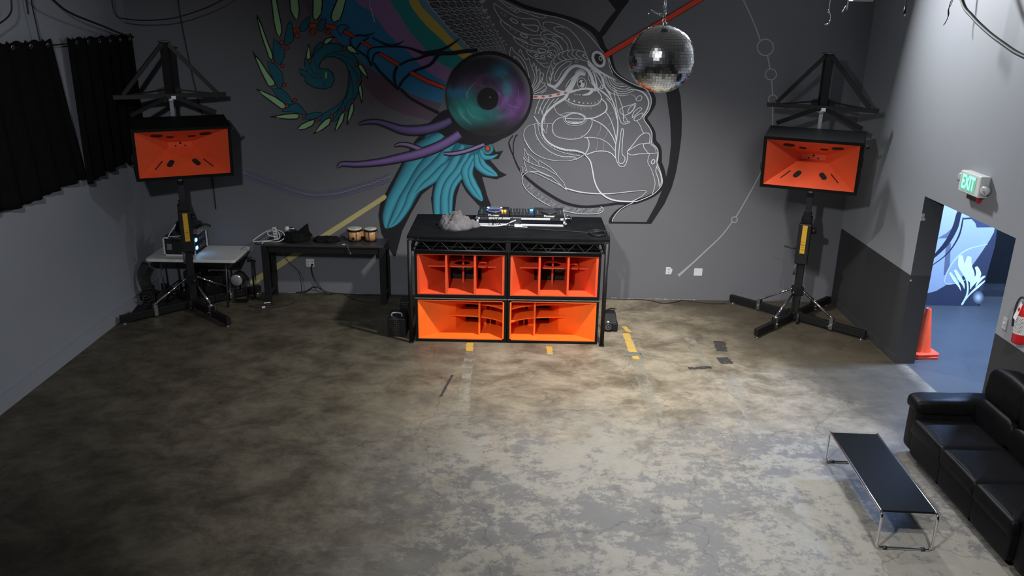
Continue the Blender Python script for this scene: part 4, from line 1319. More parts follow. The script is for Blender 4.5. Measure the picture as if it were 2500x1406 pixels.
def lower_bass(label, loc, s):
    """s = 1: deep flare on the left, throat on the right; s = -1 mirrored"""
    w, h, d = 1.195, 0.615, 0.98
    t = thing('bass_cabinet', label, 'speaker', loc, 0, 'orange bass cabinets under the booth top')
    cab_shell(t, w, h, d)
    tz = (h - HI) / 2
    lo, hi = tz + 0.001, h - tz - 0.001
    X = WI / 2 - 0.002

    def q(x, y):
        return (s * x, y)
    b = MB()
    wedge(b, [q(-X, 0.012), q(-X + 0.012, 0.012), q(-X + 0.47, 0.36), q(0.02, 0.62), q(0.02, 0.74), q(-X, 0.74)], lo, hi)
    b.box((-X, 0.004, lo), (X, 0.74, lo + 0.014)); b.box((-X, 0.004, hi - 0.014), (X, 0.74, hi))
    wedge(b, [q(X, 0.004), q(X - 0.02, 0.004), q(X - 0.02, 0.74), q(X, 0.74)], lo, hi)
    obj('horn_mouth', b, ORANGE2, t)
    xd = 0.235
    b = MB(); b.box((s * xd - 0.012, 0.13, lo + 0.014), (s * xd + 0.012, 0.62, hi - 0.014)); obj('divider', b, ORANGE2, t)
    for z in (lo + 0.225, lo + 0.405):
        fr = [(X - 0.021, 0.06), (0.46, 0.14), (0.36, 0.195), (0.248, 0.235)]
        b = MB(); wedge(b, [q(x, y) for x, y in fr] + [q(0.248, 0.62), q(X - 0.021, 0.62)], z, z + 0.017)
        f2 = [(0.222, 0.24), (0.10, 0.262), (-0.04, 0.272), (-0.14, 0.285), (-0.20, 0.275), (-0.10, 0.355), (0.0, 0.60), (0.222, 0.60)]
        wedge(b, [q(x, y) for x, y in f2], z, z + 0.017)
        obj('shelf', b, ORANGE2, t)
    b = MB()                                # inner boards that leave the throat window
    x0, x1 = 0.248, X - 0.021
    b.box((min(s * x0, s * (x0 + 0.07)), 0.52, lo + 0.014), (max(s * x0, s * (x0 + 0.07)), 0.545, hi - 0.014))
    b.box((min(s * (x1 - 0.10), s * x1), 0.52, lo + 0.014), (max(s * (x1 - 0.10), s * x1), 0.545, hi - 0.014))
    obj('throat_frame', b, ORANGE2, t)
    b = MB(); xm = s * 0.37; b.box((xm - 0.009, 0.53, lo + 0.014), (xm + 0.009, 0.55, hi - 0.014)); b.box((min(s * x0, s * x1), 0.53, lo + 0.325), (max(s * x0, s * x1), 0.55, lo + 0.341)); obj('brace', b, ORANGE2, t)
    b = MB(); b.box((min(s * 0.02, s * X), 0.72, lo + 0.02), (max(s * 0.02, s * X), 0.74, hi - 0.02)); obj('throat_board', b, DARK, t)
    b = MB(); b.box((-w / 2, -0.004, h - 0.018), (w / 2, 0.0, h - 0.004)); obj('edge_trim', b, mat('worn_edge', (0.12, 0.12, 0.13), 0.35, var=0.3), t)
    return t


upper_bass('upper left orange bass cabinet with two upright dividers and a holed shelf', (-0.695, -1.865, 0.627))
upper_bass('upper right orange bass cabinet with two upright dividers and a holed shelf', (0.51, -1.865, 0.627))
lower_bass('lower left orange bass cabinet with curved shelves and its wide flare on the left', (-0.695, -1.865, 0.006), 1)
lower_bass('lower right orange bass cabinet with curved shelves and its wide flare on the right', (0.51, -1.865, 0.006), -1)

# ------------------------------------------------------------------ player case on the booth
ZB = 1.44
cs = thing('flight_case', 'low black flight case with aluminium edges holding the DJ decks on the booth', 'case', (0.07, -1.02, ZB))
CW, CD, CH = 1.19, 0.44, 0.112
b = MB()
b.box((-CW / 2 + 0.006, -CD / 2 + 0.004, 0.004), (CW / 2 - 0.006, -CD / 2 + 0.016, CH - 0.004)); b.box((-CW / 2 + 0.006, CD / 2 - 0.016, 0.004), (CW / 2 - 0.006, CD / 2 - 0.004, CH - 0.004))
b.box((-CW / 2 + 0.004, -CD / 2 + 0.016, 0.004), (-CW / 2 + 0.016, CD / 2 - 0.016, CH - 0.004)); b.box((CW / 2 - 0.016, -CD / 2 + 0.016, 0.004), (CW / 2 - 0.004, CD / 2 - 0.016, CH - 0.004))
b.box((-CW / 2 + 0.016, -CD / 2 + 0.016, 0.004), (CW / 2 - 0.016, CD / 2 - 0.016, 0.014))
obj('body', b, mat('case_laminate', (0.008, 0.009, 0.014), 0.3, var=0.2), cs)
b = MB()
for y0 in (-CD / 2, CD / 2 - 0.006):
    for z0, z1 in ((0.0, 0.027), (CH - 0.027, CH)):
        b.box((-CW / 2, y0, z0), (CW / 2, y0 + 0.006, z1))
for x0 in (-CW / 2 - 0.001, CW / 2 - 0.005):
    for z0, z1 in ((0.0, 0.027), (CH - 0.027, CH)):
        b.box((x0, -CD / 2, z0), (x0 + 0.006, CD / 2, z1))
for x0 in (-CW / 2 - 0.001, CW / 2 - 0.027):
    b.box((x0, -CD / 2 - 0.001, 0.0), (x0 + 0.028, -CD / 2 + 0.005, CH))
obj('edge_trim', b, ALU, cs, 0.002)
for x, z in ((-CW / 2, 0.0265), (CW / 2, 0.0265), (-CW / 2, CH - 0.012), (CW / 2, CH - 0.012)):
    b = MB(); b.sup((x, -CD / 2 + 0.003, z), (0.03, 0.022, 0.024 if z < 0.05 else 0.014), 0.8, 0.8, 14, 8); obj('corner', b, CHROME, cs)
for x, w, z0, z1 in ((-0.16 + 0.09, 0.075, 0.01, CH - 0.002), (-CW / 2 + 0.105, 0.06, CH - 0.03, CH + 0.004), (CW / 2 - 0.135, 0.07, CH - 0.03, CH + 0.004)):
    b = MB(); b.box((x - w, -CD / 2 - 0.006, z0), (x + w, -CD / 2, z1)); b.box((x - w * 0.72, -CD / 2 - 0.012, z0 + 0.25 * (z1 - z0)), (x + w * 0.72, -CD / 2 - 0.004, z1 - 0.25 * (z1 - z0)))
    for sx in (-1, 1):
        for zz in (z0 + 0.006, z1 - 0.006):
            b.cyl((x + sx * w * 0.88, -CD / 2 - 0.009, zz), (x + sx * w * 0.88, -CD / 2, zz), 0.004, n=8)
    obj('latch', b, CHROME, cs, 0.002)
b = MB(); b.tube(smooth([(CW / 2, -0.06, 0.075), (CW / 2 + 0.05, -0.055, 0.075), (CW / 2 + 0.09, -0.05, 0.06), (CW / 2 + 0.09, 0.09, 0.06), (CW / 2 + 0.05, 0.095, 0.075), (CW / 2, 0.1, 0.075)], 4), 0.008, 8); obj('handle', b, CHROME, cs)

DECKB = mat('deck_black', (0.010, 0.010, 0.012), 0.3, var=0.15)
KNOB = mat('knob_grey', (0.08, 0.08, 0.085), 0.35, var=0.2)
PRINT = mat('white_print_glow', (0.8, 0.8, 0.8), 0.5, emit=(0.8, 0.8, 0.85), estr=0.1, var=0.03)  # faint emission added to the print, which is no light source
ZD = ZB + 0.016


def player(label, x, w, lit):
    t = thing('media_player', label, 'dj player', (x, -1.02, ZD), 0, 'disc players in the flight case')
    d, h = 0.385, 0.135
    b = MB(); b.box((-w / 2, -d / 2, 0), (w / 2, d / 2, h - 0.02)); b.prism([(-w / 2, -d / 2, h - 0.02), (-w / 2, d / 2, h - 0.02), (-w / 2, d / 2, h + 0.012), (-w / 2, 0.07, h), (-w / 2, -d / 2, h)], (w, 0, 0)); obj('body', b, DECKB, t, 0.003)
    b = MB(); b.lathe([(0.105, 0), (0.105, 0.012), (0.096, 0.018), (0.03, 0.018), (0.028, 0.0185)], (0.0, -0.04, h), 32); obj('jog_wheel', b, mat('jog_black', (0.03, 0.03, 0.033), 0.25, var=0.15), t)
    b = MB(); b.box((-0.075, 0.10, h + 0.004), (0.075, 0.17, h + 0.02)); obj('screen', b, mat('deck_screen_lit' if lit else 'deck_screen', (0.05, 0.06, 0.08), 0.2, emit=(0.5, 0.65, 1.0) if lit else None, estr=0.12, var=0.02), t)
    for k in range(5):
        b = MB(); b.box((-w / 2 + 0.03, -0.13 + 0.04 * k, h), (-w / 2 + 0.05, -0.105 + 0.04 * k, h + 0.006)); obj('button', b, KNOB, t)
    b = MB(); b.box((w / 2 - 0.045, -0.1, h), (w / 2 - 0.03, 0.09, h + 0.003)); b.box((w / 2 - 0.052, -0.03, h + 0.003), (w / 2 - 0.023, -0.005, h + 0.014)); obj('pitch_slider', b, KNOB, t)
    lettering('maker_logo', 'Pioneer', PRINT, t, frame((0.0, -d / 2 - 0.0008, h - 0.017), (1, 0, 0), (0, 0, 1)), 0.040, 0.0004, 0.0005, 1.18)
    if lit:
        for lx in (-0.085, 0.095):
            b = MB(); b.sup((lx, 0.09, h + 0.022), (0.014, 0.008, 0.007), 0.8, 0.8, 12, 8); obj('white_light', b, LED_W, t)
        for lx in (0.115, 0.15):
            b = MB(); b.cyl((lx, -0.04, h), (lx, -0.04, h + 0.022), 0.011, n=12); obj('orange_button', b, LED_O, t)
        b = MB(); b.tube([(0.1 * cos(2 * pi * i / 24), 0.1 * sin(2 * pi * i / 24) - 0.04, h + 0.02) for i in range(24)], 0.003, 6, True); obj('jog_ring', b, mat('jog_ring_light', (0.1, 0.1, 0.2), 0.3, emit=(0.3, 0.4, 1.0), estr=0.7, var=0.02), t)
    return t


player('lit disc player with white and orange lights on the left of the flight case', -0.295, 0.415, True)
player('unlit disc player on the right of the flight case', 0.45, 0.39, False)
mx = thing('dj_mixer', 'black mixer with rows of knobs and a blue display between the two players', 'mixer', (0.085, -1.02, ZD))
b = MB(); b.box((-0.165, -0.19, 0), (0.165, 0.19, 0.128)); obj('body', b, DECKB, mx, 0.003)
for i in range(6):
    for k in range(5):
        b = MB(); x, y = -0.135 + 0.04 * i, 0.15 - 0.055 * k
        b.cyl((x, y, 0.128), (x, y, 0.147), 0.0085, 0.007, 10); obj('knob', b, KNOB, mx)
for i in range(4):
    b = MB(); x = -0.12 + 0.05 * i
    b.box((x - 0.003, -0.17, 0.128), (x + 0.003, -0.10, 0.129)); b.box((x - 0.009, -0.14, 0.129), (x + 0.009, -0.128, 0.143)); obj('fader', b, KNOB, mx)
b = MB(); b.box((0.105, 0.02, 0.128), (0.152, 0.12, 0.131)); obj('display', b, mat('mixer_display', (0.01, 0.03, 0.2), 0.2, emit=(0.02, 0.06, 0.7), estr=0.6, var=0.02), mx)
for q in range(3):
    b = MB(); b.cyl((0.113 + 0.015 * q, 0.07, 0.131), (0.113 + 0.015 * q, 0.07, 0.146), 0.0065, n=10); obj('blue_light', b, LED_B, mx)

# cloth, papers, leads on the booth
b = MB()


def hood_outline(a):
    return 0.205 * (1 + 0.16 * cos(2 * a + 0.4) + 0.08 * sin(3 * a + 1.0) + 0.05 * sin(5 * a))


b.lump(-0.80, -1.40, ZB, hood_outline, 0.16, 3.3, 0.34, 7.5, 30, 96, 0.55)
b.lump(-0.615, -1.335, ZB, lambda a: 0.085 * (1 + 0.75 * cos(a - 0.25) ** 2 + 0.1 * sin(4 * a)), 0.075, 8.1, 0.35, 12.0, 12, 48, 0.6)
b.lump(-0.80, -1.47, ZB, lambda a: 0.15 * (1 + 0.15 * cos(2 * a) + 0.07 * sin(4 * a + 2)), 0.105, 12.1, 0.3, 10.0, 20, 80, 0.5)
jk = obj('crumpled_jacket', b, CLOTHG, None)
tag(jk, 'crumpled grey jersey garment lying left of the flight case', 'garment')
cable('audio_lead', [(-1.05, -1.40, ZB + 0.006), (-0.98, -1.25, ZB + 0.005), (-0.80, -1.13, ZB + 0.005), (-0.70, -1.10, ZB + 0.03), (-0.66, -1.12, ZB + 0.06), (-0.62, -1.16, ZB + 0.03), (-0.59, -1.2, ZB + 0.008)], 0.009, RUBBER, 'short black lead with a plug behind the grey garment', 'cable')
cable('power_lead', [(-0.52, -1.285, ZB + 0.007), (-0.36, -1.30, ZB + 0.007), (-0.25, -1.295, ZB + 0.008), (-0.15, -1.275, ZB + 0.02), (-0.06, -1.258, ZB + 0.055), (0.0, -1.252, ZB + 0.08)], 0.0075, WHITEP, 'white lead curving in front of the flight case', 'cable')
for i, (x0, x1) in enumerate(((-0.42, -0.28), (-0.33, -0.18), (-0.15, -0.24), (-0.02, -0.12), (-0.2, -0.33))):
    cable('patch_lead', [(x0, -1.20, ZB + 0.16), (x0 + 0.2 * (x1 - x0), -1.262, ZB + 0.13), (x0 + 0.6 * (x1 - x0), -1.268, ZB + 0.06), (x1, -1.285, ZB + 0.006)], 0.0035, RUBBER,
          'thin black lead hanging over the front of the flight case', 'cable', group='thin leads over the flight case front')
for i, (x, y, a, w, d) in enumerate(((0.035, -1.275, 0.1, 0.10, 0.055), (0.115, -1.30, -0.15, 0.085, 0.03))):
    b = MB(); b.box((-w / 2, -d / 2, 0), (w / 2, d / 2, 0.003 + 0.006 * (1 - i)))
    o = obj('paper_card', b, PAPER, None, loc=(x, y, ZB + 0.0005), rotz=a)
    tag(o, ('larger white card lying in front of the flight case latch', 'small narrow white card lying right beside the larger one')[i], 'card')
coil = [(-0.10, -1.375, ZB + 0.008), (0.0, -1.385, ZB + 0.006), (0.35, -1.43, ZB + 0.006), (0.75, -1.50, ZB + 0.006), (1.0, -1.55, ZB + 0.006)]
for k in range(22):
    a = 2 * pi * k / 9 + 1.2
    coil.append((1.065 + 0.10 * cos(a), -1.62 + 0.13 * sin(a), ZB + 0.008 + 0.0012 * k))
coil += [(1.17, -1.55, ZB + 0.03), (1.225, -1.56, ZB - 0.01), (1.235, -1.58, 1.2), (1.22, -1.6, 0.9), (1.225, -1.6, 0.74)]
cable('microphone_lead', coil, 0.006, RUBBER, 'black lead coiled on the right corner of the booth top and hanging down', 'cable')

# ------------------------------------------------------------------ small units on the floor either side of the booth
eb = thing('equipment_box', 'small black perforated box with grey carry handle left of the orange cabinets', 'box', (-1.565, -1.62, 0))
b = MB(); b.box((-0.125, -0.10, 0.0), (0.125, 0.16, 0.255)); b.prism([(-0.11, -0.10, 0.255), (-0.11, 0.16, 0.255), (-0.11, 0.16, 0.29), (-0.11, -0.05, 0.29)], (0.22, 0, 0)); obj('body', b, BLACK, eb, 0.008)
b = MB(); b.tube(smooth([(-0.07, -0.07, 0.285), (-0.06, -0.07, 0.325), (0.0, -0.07, 0.335), (0.06, -0.07, 0.325), (0.07, -0.07, 0.285)], 4), 0.011, 8); obj('handle', b, mat('grey_handle', (0.25, 0.26, 0.28), 0.4, var=0.1), eb)
b = MB()
for i in range(7):
    for k in range(5):
        if (i * 7 + k * 3) % 4 != 0:
            b.cyl((-0.09 + 0.03 * i, -0.101, 0.1 + 0.03 * k), (-0.09 + 0.03 * i, -0.099, 0.1 + 0.03 * k), 0.0038, n=8)
obj('perforation', b, mat('amber_speck', (0.16, 0.12, 0.04), 0.5, var=0.3), eb)
b = MB(); b.box((-1.56, -1.44, 0.0), (-1.42, -1.20, 0.40)); b.box((-1.54, -1.46, 0.30), (-1.44, -1.44, 0.38))
o = obj('equipment_box', b, BLACK, None, 0.015); tag(o, 'tall black unit standing behind the perforated box left of the booth', 'box')
fm = thing('fog_machine', 'low black floor unit with round nozzle right of the booth', 'fog machine', (1.335, -1.25, 0))
b = MB(); b.box((-0.10, -0.15, 0.012), (0.10, 0.20, 0.125)); b.prism([(-0.095, -0.13, 0.125), (-0.095, 0.19, 0.125), (-0.095, 0.19, 0.21), (-0.095, 0.02, 0.21)], (0.18, 0, 0)); obj('body', b, BLACK, fm, 0.012)
b = MB(); b.lathe([(0.044, 0), (0.044, 0.012), (0.034, 0.014), (0.03, 0.004), (0.014, 0.004), (0.012, 0.016), (0.001, 0.016)], (-0.035, -0.15, 0.07), 24, Matrix.Rotation(pi / 2, 3, 'X')); obj('nozzle', b, mat('nozzle_grey', (0.09, 0.09, 0.095), 0.3, var=0.2), fm)
b = MB(); b.cyl((-0.035, -0.119, 0.13), (-0.035, -0.123, 0.138), 0.014, n=14); obj('lamp', b, mat('pale_lamp', (0.7, 0.7, 0.7), 0.3, var=0.05), fm)
b = MB(); b.tube(smooth([(-0.05, 0.05, 0.2), (-0.05, 0.05, 0.245), (0.04, 0.12, 0.25), (0.10, 0.12, 0.235)], 4), 0.008, 8); obj('handle', b, BLACKS, fm)
for sx in (-0.075, 0.075):
    for sy in (-0.12, 0.17):
        b = MB(); b.cyl((sx, sy, 0), (sx, sy, 0.014), 0.012, n=10); obj('foot', b, RUBBER, fm)

# ------------------------------------------------------------------ lifting towers with fly frames
def tower(label, x, y, yaw, pole_show):
    t = thing('lifting_tower', label, 'speaker stand', (x, y, 0), 0, 'crank-up lifting towers')
    Rz = Matrix.Rotation(yaw, 3, 'Z')

    def F(a, c, z):
        return Rz @ Vector((a, c, z))
    for sx in (-1, 1):
        for sy in (-1, 1):
            e = Vector((sx * 0.745, sy * 0.715, 0.085)); i = Vector((sx * 0.05, sy * 0.05, 0.085))
            d = (e - i).normalized()
            b = MB(); b.bar(i, e, 0.062, 0.10); lg = obj('leg', b, BLACKS, t, 0.004)
            b = MB(); q = e - d * 0.05; b.cyl((q.x, q.y, 0), (q.x, q.y, 0.012), 0.03, n=16); b.cyl((q.x, q.y, 0.012), (q.x, q.y, 0.05), 0.011, n=10); obj('levelling_foot', b, ZINC, lg)
            k = Vector((sx * 0.40, sy * 0.385, 0.185)); top = Vector((sx * 0.055, sy * 0.055, 0.47))
            b = MB(); b.tube([top, top.lerp(k, 0.12)], 0.013, 10); b.tube([top.lerp(k, 0.1), top.lerp(k, 0.9)], 0.017, 10); b.tube([top.lerp(k, 0.88), k], 0.013, 10); br = obj('brace', b, CHROME, t)
            b = MB(); s_ = Vector((-d.y, d.x, 0))
            for w in (-1, 1):
                c = Vector((k.x, k.y, 0.09)) + s_ * (0.036 * w)
                b.bar(c + Vector((0, 0, -0.06)), c + Vector((0, 0, 0.10)), 0.05, 0.006, s_)
            b.cyl(k - s_ * 0.045, k + s_ * 0.045, 0.012, n=10); pz = Vector((k.x, k.y, 0.095)); b.cyl(pz - s_ * 0.06, pz + s_ * 0.06, 0.007, n=8); b.tube([pz - s_ * 0.06, pz - s_ * 0.075 - d * 0.05 + Vector((0, 0, -0.03))], 0.004, 6)
            obj('bracket', b, ZINC, t)
    b = MB(); b.box((-0.085, -0.085, 0.045), (0.085, 0.085, 0.16)); b.box((-0.07, -0.07, 0.40), (0.07, 0.07, 0.52)); obj('hub', b, BLACKS, t, 0.006)
    for sx in (-1, 1):
        b = MB(); w = F(sx * 0.06, -0.12, 0.045); b.cyl(w - F(0.014, 0, 0), w + F(0.014, 0, 0), 0.04, n=18); b.bar(w + Vector((0, 0, 0.035)), F(sx * 0.05, -0.06, 0.13), 0.03); obj('caster', b, RUBBER, t)
    b = MB()
    c = [F(-0.052, -0.052, 0), F(0.052, -0.052, 0), F(0.052, 0.052, 0), F(-0.052, 0.052, 0)]
    b.prism([v + Vector((0, 0, 0.10)) for v in c], (0, 0, 1.50)); obj('mast', b, BLACKS, t, 0.004)
    b = MB(); b.prism([v * 0.74 + Vector((0, 0, 1.60)) for v in c], (0, 0, 0.27)); obj('inner_mast', b, mat('tower_inner', (0.012, 0.012, 0.02), 0.4, var=0.2), t)
    b = MB(); b.prism([v * 0.46 + Vector((0, 0, 1.87)) for v in c], (0, 0, 1.18)); obj('pole', b, ZINC, t)
    b = MB()
    b.prism([F(-0.085, -0.13, 0.88), F(0.085, -0.13, 0.88), F(0.085, -0.053, 0.88), F(-0.085, -0.053, 0.88)], (0, 0, 0.58))
    b.prism([F(-0.07, -0.053, 1.30), F(0.07, -0.053, 1.30), F(0.07, 0.09, 1.30), F(-0.07, 0.09, 1.30)], (0, 0, 0.24))
    w = obj('winch', b, BLACK, t, 0.015)
    b = MB(); a = F(0.085, -0.05, 1.36); b.cyl(a, a + F(0.05, 0, 0), 0.045, n=16); b.cyl(a + F(0.05, 0, 0), a + F(0.065, 0, 0), 0.025, n=14); obj('winch_drum', b, BLACKS, w)
    b = MB(); a = F(-0.085, -0.09, 1.09); b.tube([a, a + F(-0.05, 0, 0), a + F(-0.16, -0.01, 0.02)], 0.011, 8); obj('crank_handle', b, RUBBER, w)
    b = MB(); a = F(-0.05, -0.1, 0.88); b.tube([a, a + F(-0.02, -0.02, -0.05), a + F(-0.02, -0.02, -0.16)], [0.012, 0.02, 0.016], 8); obj('crank_grip', b, mat('blue_grey_grip', (0.06, 0.065, 0.09), 0.4, var=0.1), w)
    b = MB(); b.prism([F(-0.032, -0.1315, 1.04), F(0.032, -0.1315, 1.04), F(0.032, -0.134, 1.04), F(-0.032, -0.134, 1.04)], (0, 0, 0.40)); lb = obj('warning_label', b, YELLOWL, w, label='yellow warning label')
    b = MB()
    for z, h_ in ((1.09, 0.006), (1.13, 0.004), (1.16, 0.008), (1.20, 0.004)):
        b.prism([F(-0.026, -0.1342, z), F(0.02, -0.1342, z), F(0.02, -0.1346, z), F(-0.026, -0.1346, z)], (0, 0, h_))
    obj('label_lines', b, LABELB, lb)
    # fly frame
    fr = bpy.data.objects.new('fly_frame', None); COL.objects.link(fr); fr.parent = t
    b = MB(); b.bar(F(-0.70, -0.075, 3.03), F(0.70, -0.075, 3.03), 0.055); obj('base_bar', b, BLACKS, fr)
    b = MB(); b.bar(F(0, 0, 2.98), F(0, 0, 3.71), 0.10, 0.10); obj('king_post', b, BLACKS, fr)
    b = MB(); b.lathe([(0.09, 0), (0.09, 0.012), (0.02, 0.02)], (0, 0, 3.712), 20); obj('cap_plate', b, mat('cap_steel', (0.16, 0.17, 0.17), 0.4, 0.6, var=0.2), fr)
    for s in (-1, 1):
        b = MB(); b.bar(F(s * 0.035, -0.02, 3.69), F(s * 0.58, -0.075, 3.06), 0.052); obj('diagonal', b, BLACKS, fr)
        b = MB(); b.bar(F(s * 0.05, 0.06, 3.10), F(s * 0.50, -0.06, 3.05), 0.022); obj('rear_strut', b, BLACKS, fr)
        b = MB(); b.prism([F(s * 0.05, 0.05, 3.02), F(s * 0.15, 0.06, 3.05), F(s * 0.15, 0.06, 3.11), F(s * 0.05, 0.05, 3.14)], F(0, 0.012, 0)); obj('gusset', b, BLACKS, fr)
        b = MB(); b.bar(F(s * 0.06, -0.08, 3.01), F(s * 0.53, -0.225, 2.81), 0.05); obj('hanger', b, BLACKS, fr)
    b = MB(); b.prism([F(0.0, -0.105, 2.985), F(0.075, -0.105, 2.985), F(0.075, -0.105, 3.03), F(0.0, -0.105, 3.03)], F(0, 0.02, 0)); b.cyl(F(0, -0.03, 2.95), F(0, -0.03, 3.0), 0.035, n=12); obj('pin_bracket', b, ALU, fr)
    return t


def horn_speaker(label, c, yaw, tilt):
    t = thing('horn_loudspeaker', label, 'speaker', c, 0, 'orange horn loudspeakers on towers', rot=(tilt, 0, yaw))
    w, h, d, th = 1.20, 0.685, 0.54, 0.038
    b = MB()
    W, H_ = w / 2, h / 2
    b.box((-W, 0, H_ - th), (W, d, H_)); b.box((-W, 0, -H_), (W, d, -H_ + th)); b.box((-W, 0, -H_ + th), (-W + th, d, H_ - th)); b.box((W - th, 0, -H_ + th), (W, d, H_ - th)); b.box((-W + th, d - 0.02, -H_ + th), (W - th, d, H_ - th))
    obj('cabinet_shell', b, BLACKW, t)
    iw, ih, tw, tt, dp = W - th - 0.001, H_ - th - 0.001, 0.15, 0.035, 0.40
    b = MB()
    f = [(-iw, 0.012, -ih), (iw, 0.012, -ih), (iw, 0.012, ih), (-iw, 0.012, ih)]
    g = [(-tw, dp, -tt), (tw, dp, -tt), (tw, dp, tt), (-tw, dp, tt)]
    for i in range(4):
        j = (i + 1) % 4
        b.poly([f[i], f[j], g[j], g[i]])
    b.poly(g)
    fb = [(v[0] * 1.0005, v[1] + 0.01, v[2] * 1.0005) for v in f]; gb = [(v[0] * 1.2, v[1] + 0.02, v[2] * 1.5) for v in g]
    for i in range(4):
        j = (i + 1) % 4
        b.poly([fb[j], fb[i], gb[i], gb[j]]); b.poly([f[i], fb[i], fb[j], f[j]])
    b.poly(gb[::-1])
    obj('horn', b, ORANGE, t)

    def pt(face, u, v):                   # point on a flare panel: u along the mouth edge (-1..1), v depth 0..1
        a, c_ = (f[0], f[1]) if face == 'b' else (f[3], f[2]) if face == 't' else (f[0], f[3]) if face == 'l' else (f[1], f[2])
        e, g_ = (g[0], g[1]) if face == 'b' else (g[3], g[2]) if face == 't' else (g[0], g[3]) if face == 'l' else (g[1], g[2])
        m = Vector(a).lerp(Vector(c_), (u + 1) / 2); n = Vector(e).lerp(Vector(g_), (u + 1) / 2)
        return m.lerp(n, v)

    def slot(face, u, v, length, width, ang):
        o_ = pt(face, u, v)
        ex = (pt(face, u + 0.05, v) - o_).normalized(); ey = (pt(face, u, v + 0.05) - o_)
        ey = (ey - ex * ey.dot(ex)).normalized()
        n = ex.cross(ey).normalized()
        if n.dot(Vector((0, 0.2, 0)) - o_) < 0:
            n = -n
        pts = []
        for k in range(20):
            a = 2 * pi * k / 20
            x = (length - width) / 2 * (1 if cos(a) > 0 else -1) + width / 2 * cos(a)
            y = width / 2 * sin(a)
            pts.append(o_ + ex * (x * cos(ang) - y * sin(ang)) + ey * (x * sin(ang) + y * cos(ang)) + n * 0.001)
        b = MB(); b.prism(pts, n * 0.003); obj('slot', b, DARK, t)
    slot('b', -0.42, 0.44, 0.125, 0.07, 0.95); slot('b', 0.42, 0.44, 0.125, 0.07, -0.95)
    slot('b', -0.77, 0.40, 0.17, 0.014, 0.9); slot('b', 0.77, 0.40, 0.17, 0.014, -0.9)
    slot('t', -0.72, 0.36, 0.15, 0.10, 0.25); slot('t', 0.72, 0.36, 0.15, 0.10, -0.25)
    slot('t', -0.38, 0.52, 0.10, 0.06, 0.1); slot('t', 0.38, 0.52, 0.10, 0.06, -0.1)
    for x, z, r in ((0, 0.017, 0.015), (-0.06, -0.018, 0.011), (0.06, -0.018, 0.011)):
        b = MB(); b.cyl((x, dp - 0.003, z), (x, dp - 0.001, z), r, n=14); obj('throat_hole', b, DARK, t)
    b = MB(); b.box((W, 0.10, 0.0), (W + 0.02, 0.22, 0.09)); b.tube(smooth([(W + 0.005, 0.02, 0.27), (W + 0.05, 0.06, 0.30), (W + 0.06, 0.1, 0.26), (W + 0.01, 0.16, 0.25)], 4), 0.012, 8); obj('side_fitting', b, mat('fitting_steel', (0.05, 0.05, 0.05), 0.4, 0.5, var=0.4, vscale=40), t)
    b = MB(); b.box((-W - 0.012, 0.10, -0.17), (-W, 0.24, -0.04)); b.tube(smooth([(-W - 0.005, 0.05, 0.0), (-W - 0.02, 0.03, -0.05), (-W - 0.01, 0.05, -0.12)], 4), 0.006, 6); obj('side_fitting', b, mat('fitting_steel', (0.05, 0.05, 0.05), 0.4, 0.5), t)
    return t


tower('black lifting tower with triangular fly frame in the right corner beside the dado', 4.04, -0.82, radians(-24), True)
horn_speaker('black loudspeaker with orange horn hung on the right-hand tower', (3.755, -1.455, 2.358), radians(-24), radians(8))
tower('black lifting tower with triangular fly frame in the left corner by the curtains', -4.645, -0.765, radians(27), True)
horn_speaker('black loudspeaker with orange horn hung on the left-hand tower', (-4.305, -1.365, 2.355), radians(27), radians(9))
# ------------------------------------------------------------------ left corner: folding table with amplifier rack
ft = thing('folding_table', 'white plastic folding table carrying the amplifier rack in the left corner', 'table', (-4.63, -0.41, 0))
b = MB()
ol = []
for cx, cy, a0 in ((0.59, 0.33, 0), (-0.59, 0.33, 90), (-0.59, -0.33, 180), (0.59, -0.33, 270)):
    for k in range(5):
        a = radians(a0 + 22.5 * k); ol.append((cx + 0.05 * cos(a), cy + 0.05 * sin(a), 0.70))
b.prism(ol, (0, 0, 0.042)); obj('tabletop', b, TABLEW, ft, 0.008)
GREYT = mat('grey_tube', (0.045, 0.046, 0.05), 0.4, 0.4, var=0.15)
for sx in (-1, 1):
    for sy in (-1, 1):
        b = MB(); b.cyl((sx * 0.47, sy * 0.26, 0.70), (sx * 0.45, sy * 0.29, 0.0), 0.014, n=12); obj('leg', b, GREYT, ft)
    b = MB(); b.cyl((sx * 0.458, -0.28, 0.22), (sx * 0.458, 0.28, 0.22), 0.011, n=10); obj('crossbar', b, GREYT, ft)
ZT = 0.742
rk = thing('amplifier_rack', 'aluminium-edged rack case with two blue-lit amplifiers on the white table', 'rack', (-4.83, -0.36, ZT))
W, D_, H_ = 0.23, 0.25, 0.275
b = MB()
b.box((-W, -D_, 0.01), (W - 0.02, -D_ + 0.012, H_)); b.box((-W, D_ - 0.012, 0.01), (W - 0.02, D_, H_)); b.box((-W, -D_ + 0.012, 0.01), (W - 0.02, D_ - 0.012, 0.022)); b.box((-W, -D_ + 0.012, H_ - 0.012), (W - 0.02, D_ - 0.012, H_)); b.box((-W, -D_ + 0.012, 0.022), (-W + 0.012, D_ - 0.012, H_ - 0.012))
obj('body', b, mat('rack_laminate', (0.012, 0.012, 0.014), 0.35, var=0.2), rk)
b = MB()
for y in (-D_ - 0.002, D_ - 0.016):
    b.box((-W - 0.002, y, 0.0), (-W + 0.022, y + 0.018, H_ + 0.002)); b.box((W - 0.024, y, 0.0), (W - 0.006, y + 0.018, H_ + 0.002))
    b.box((-W, y, 0.0), (W - 0.01, y + 0.018, 0.022)); b.box((-W, y, H_ - 0.02), (W - 0.01, y + 0.018, H_ + 0.002))
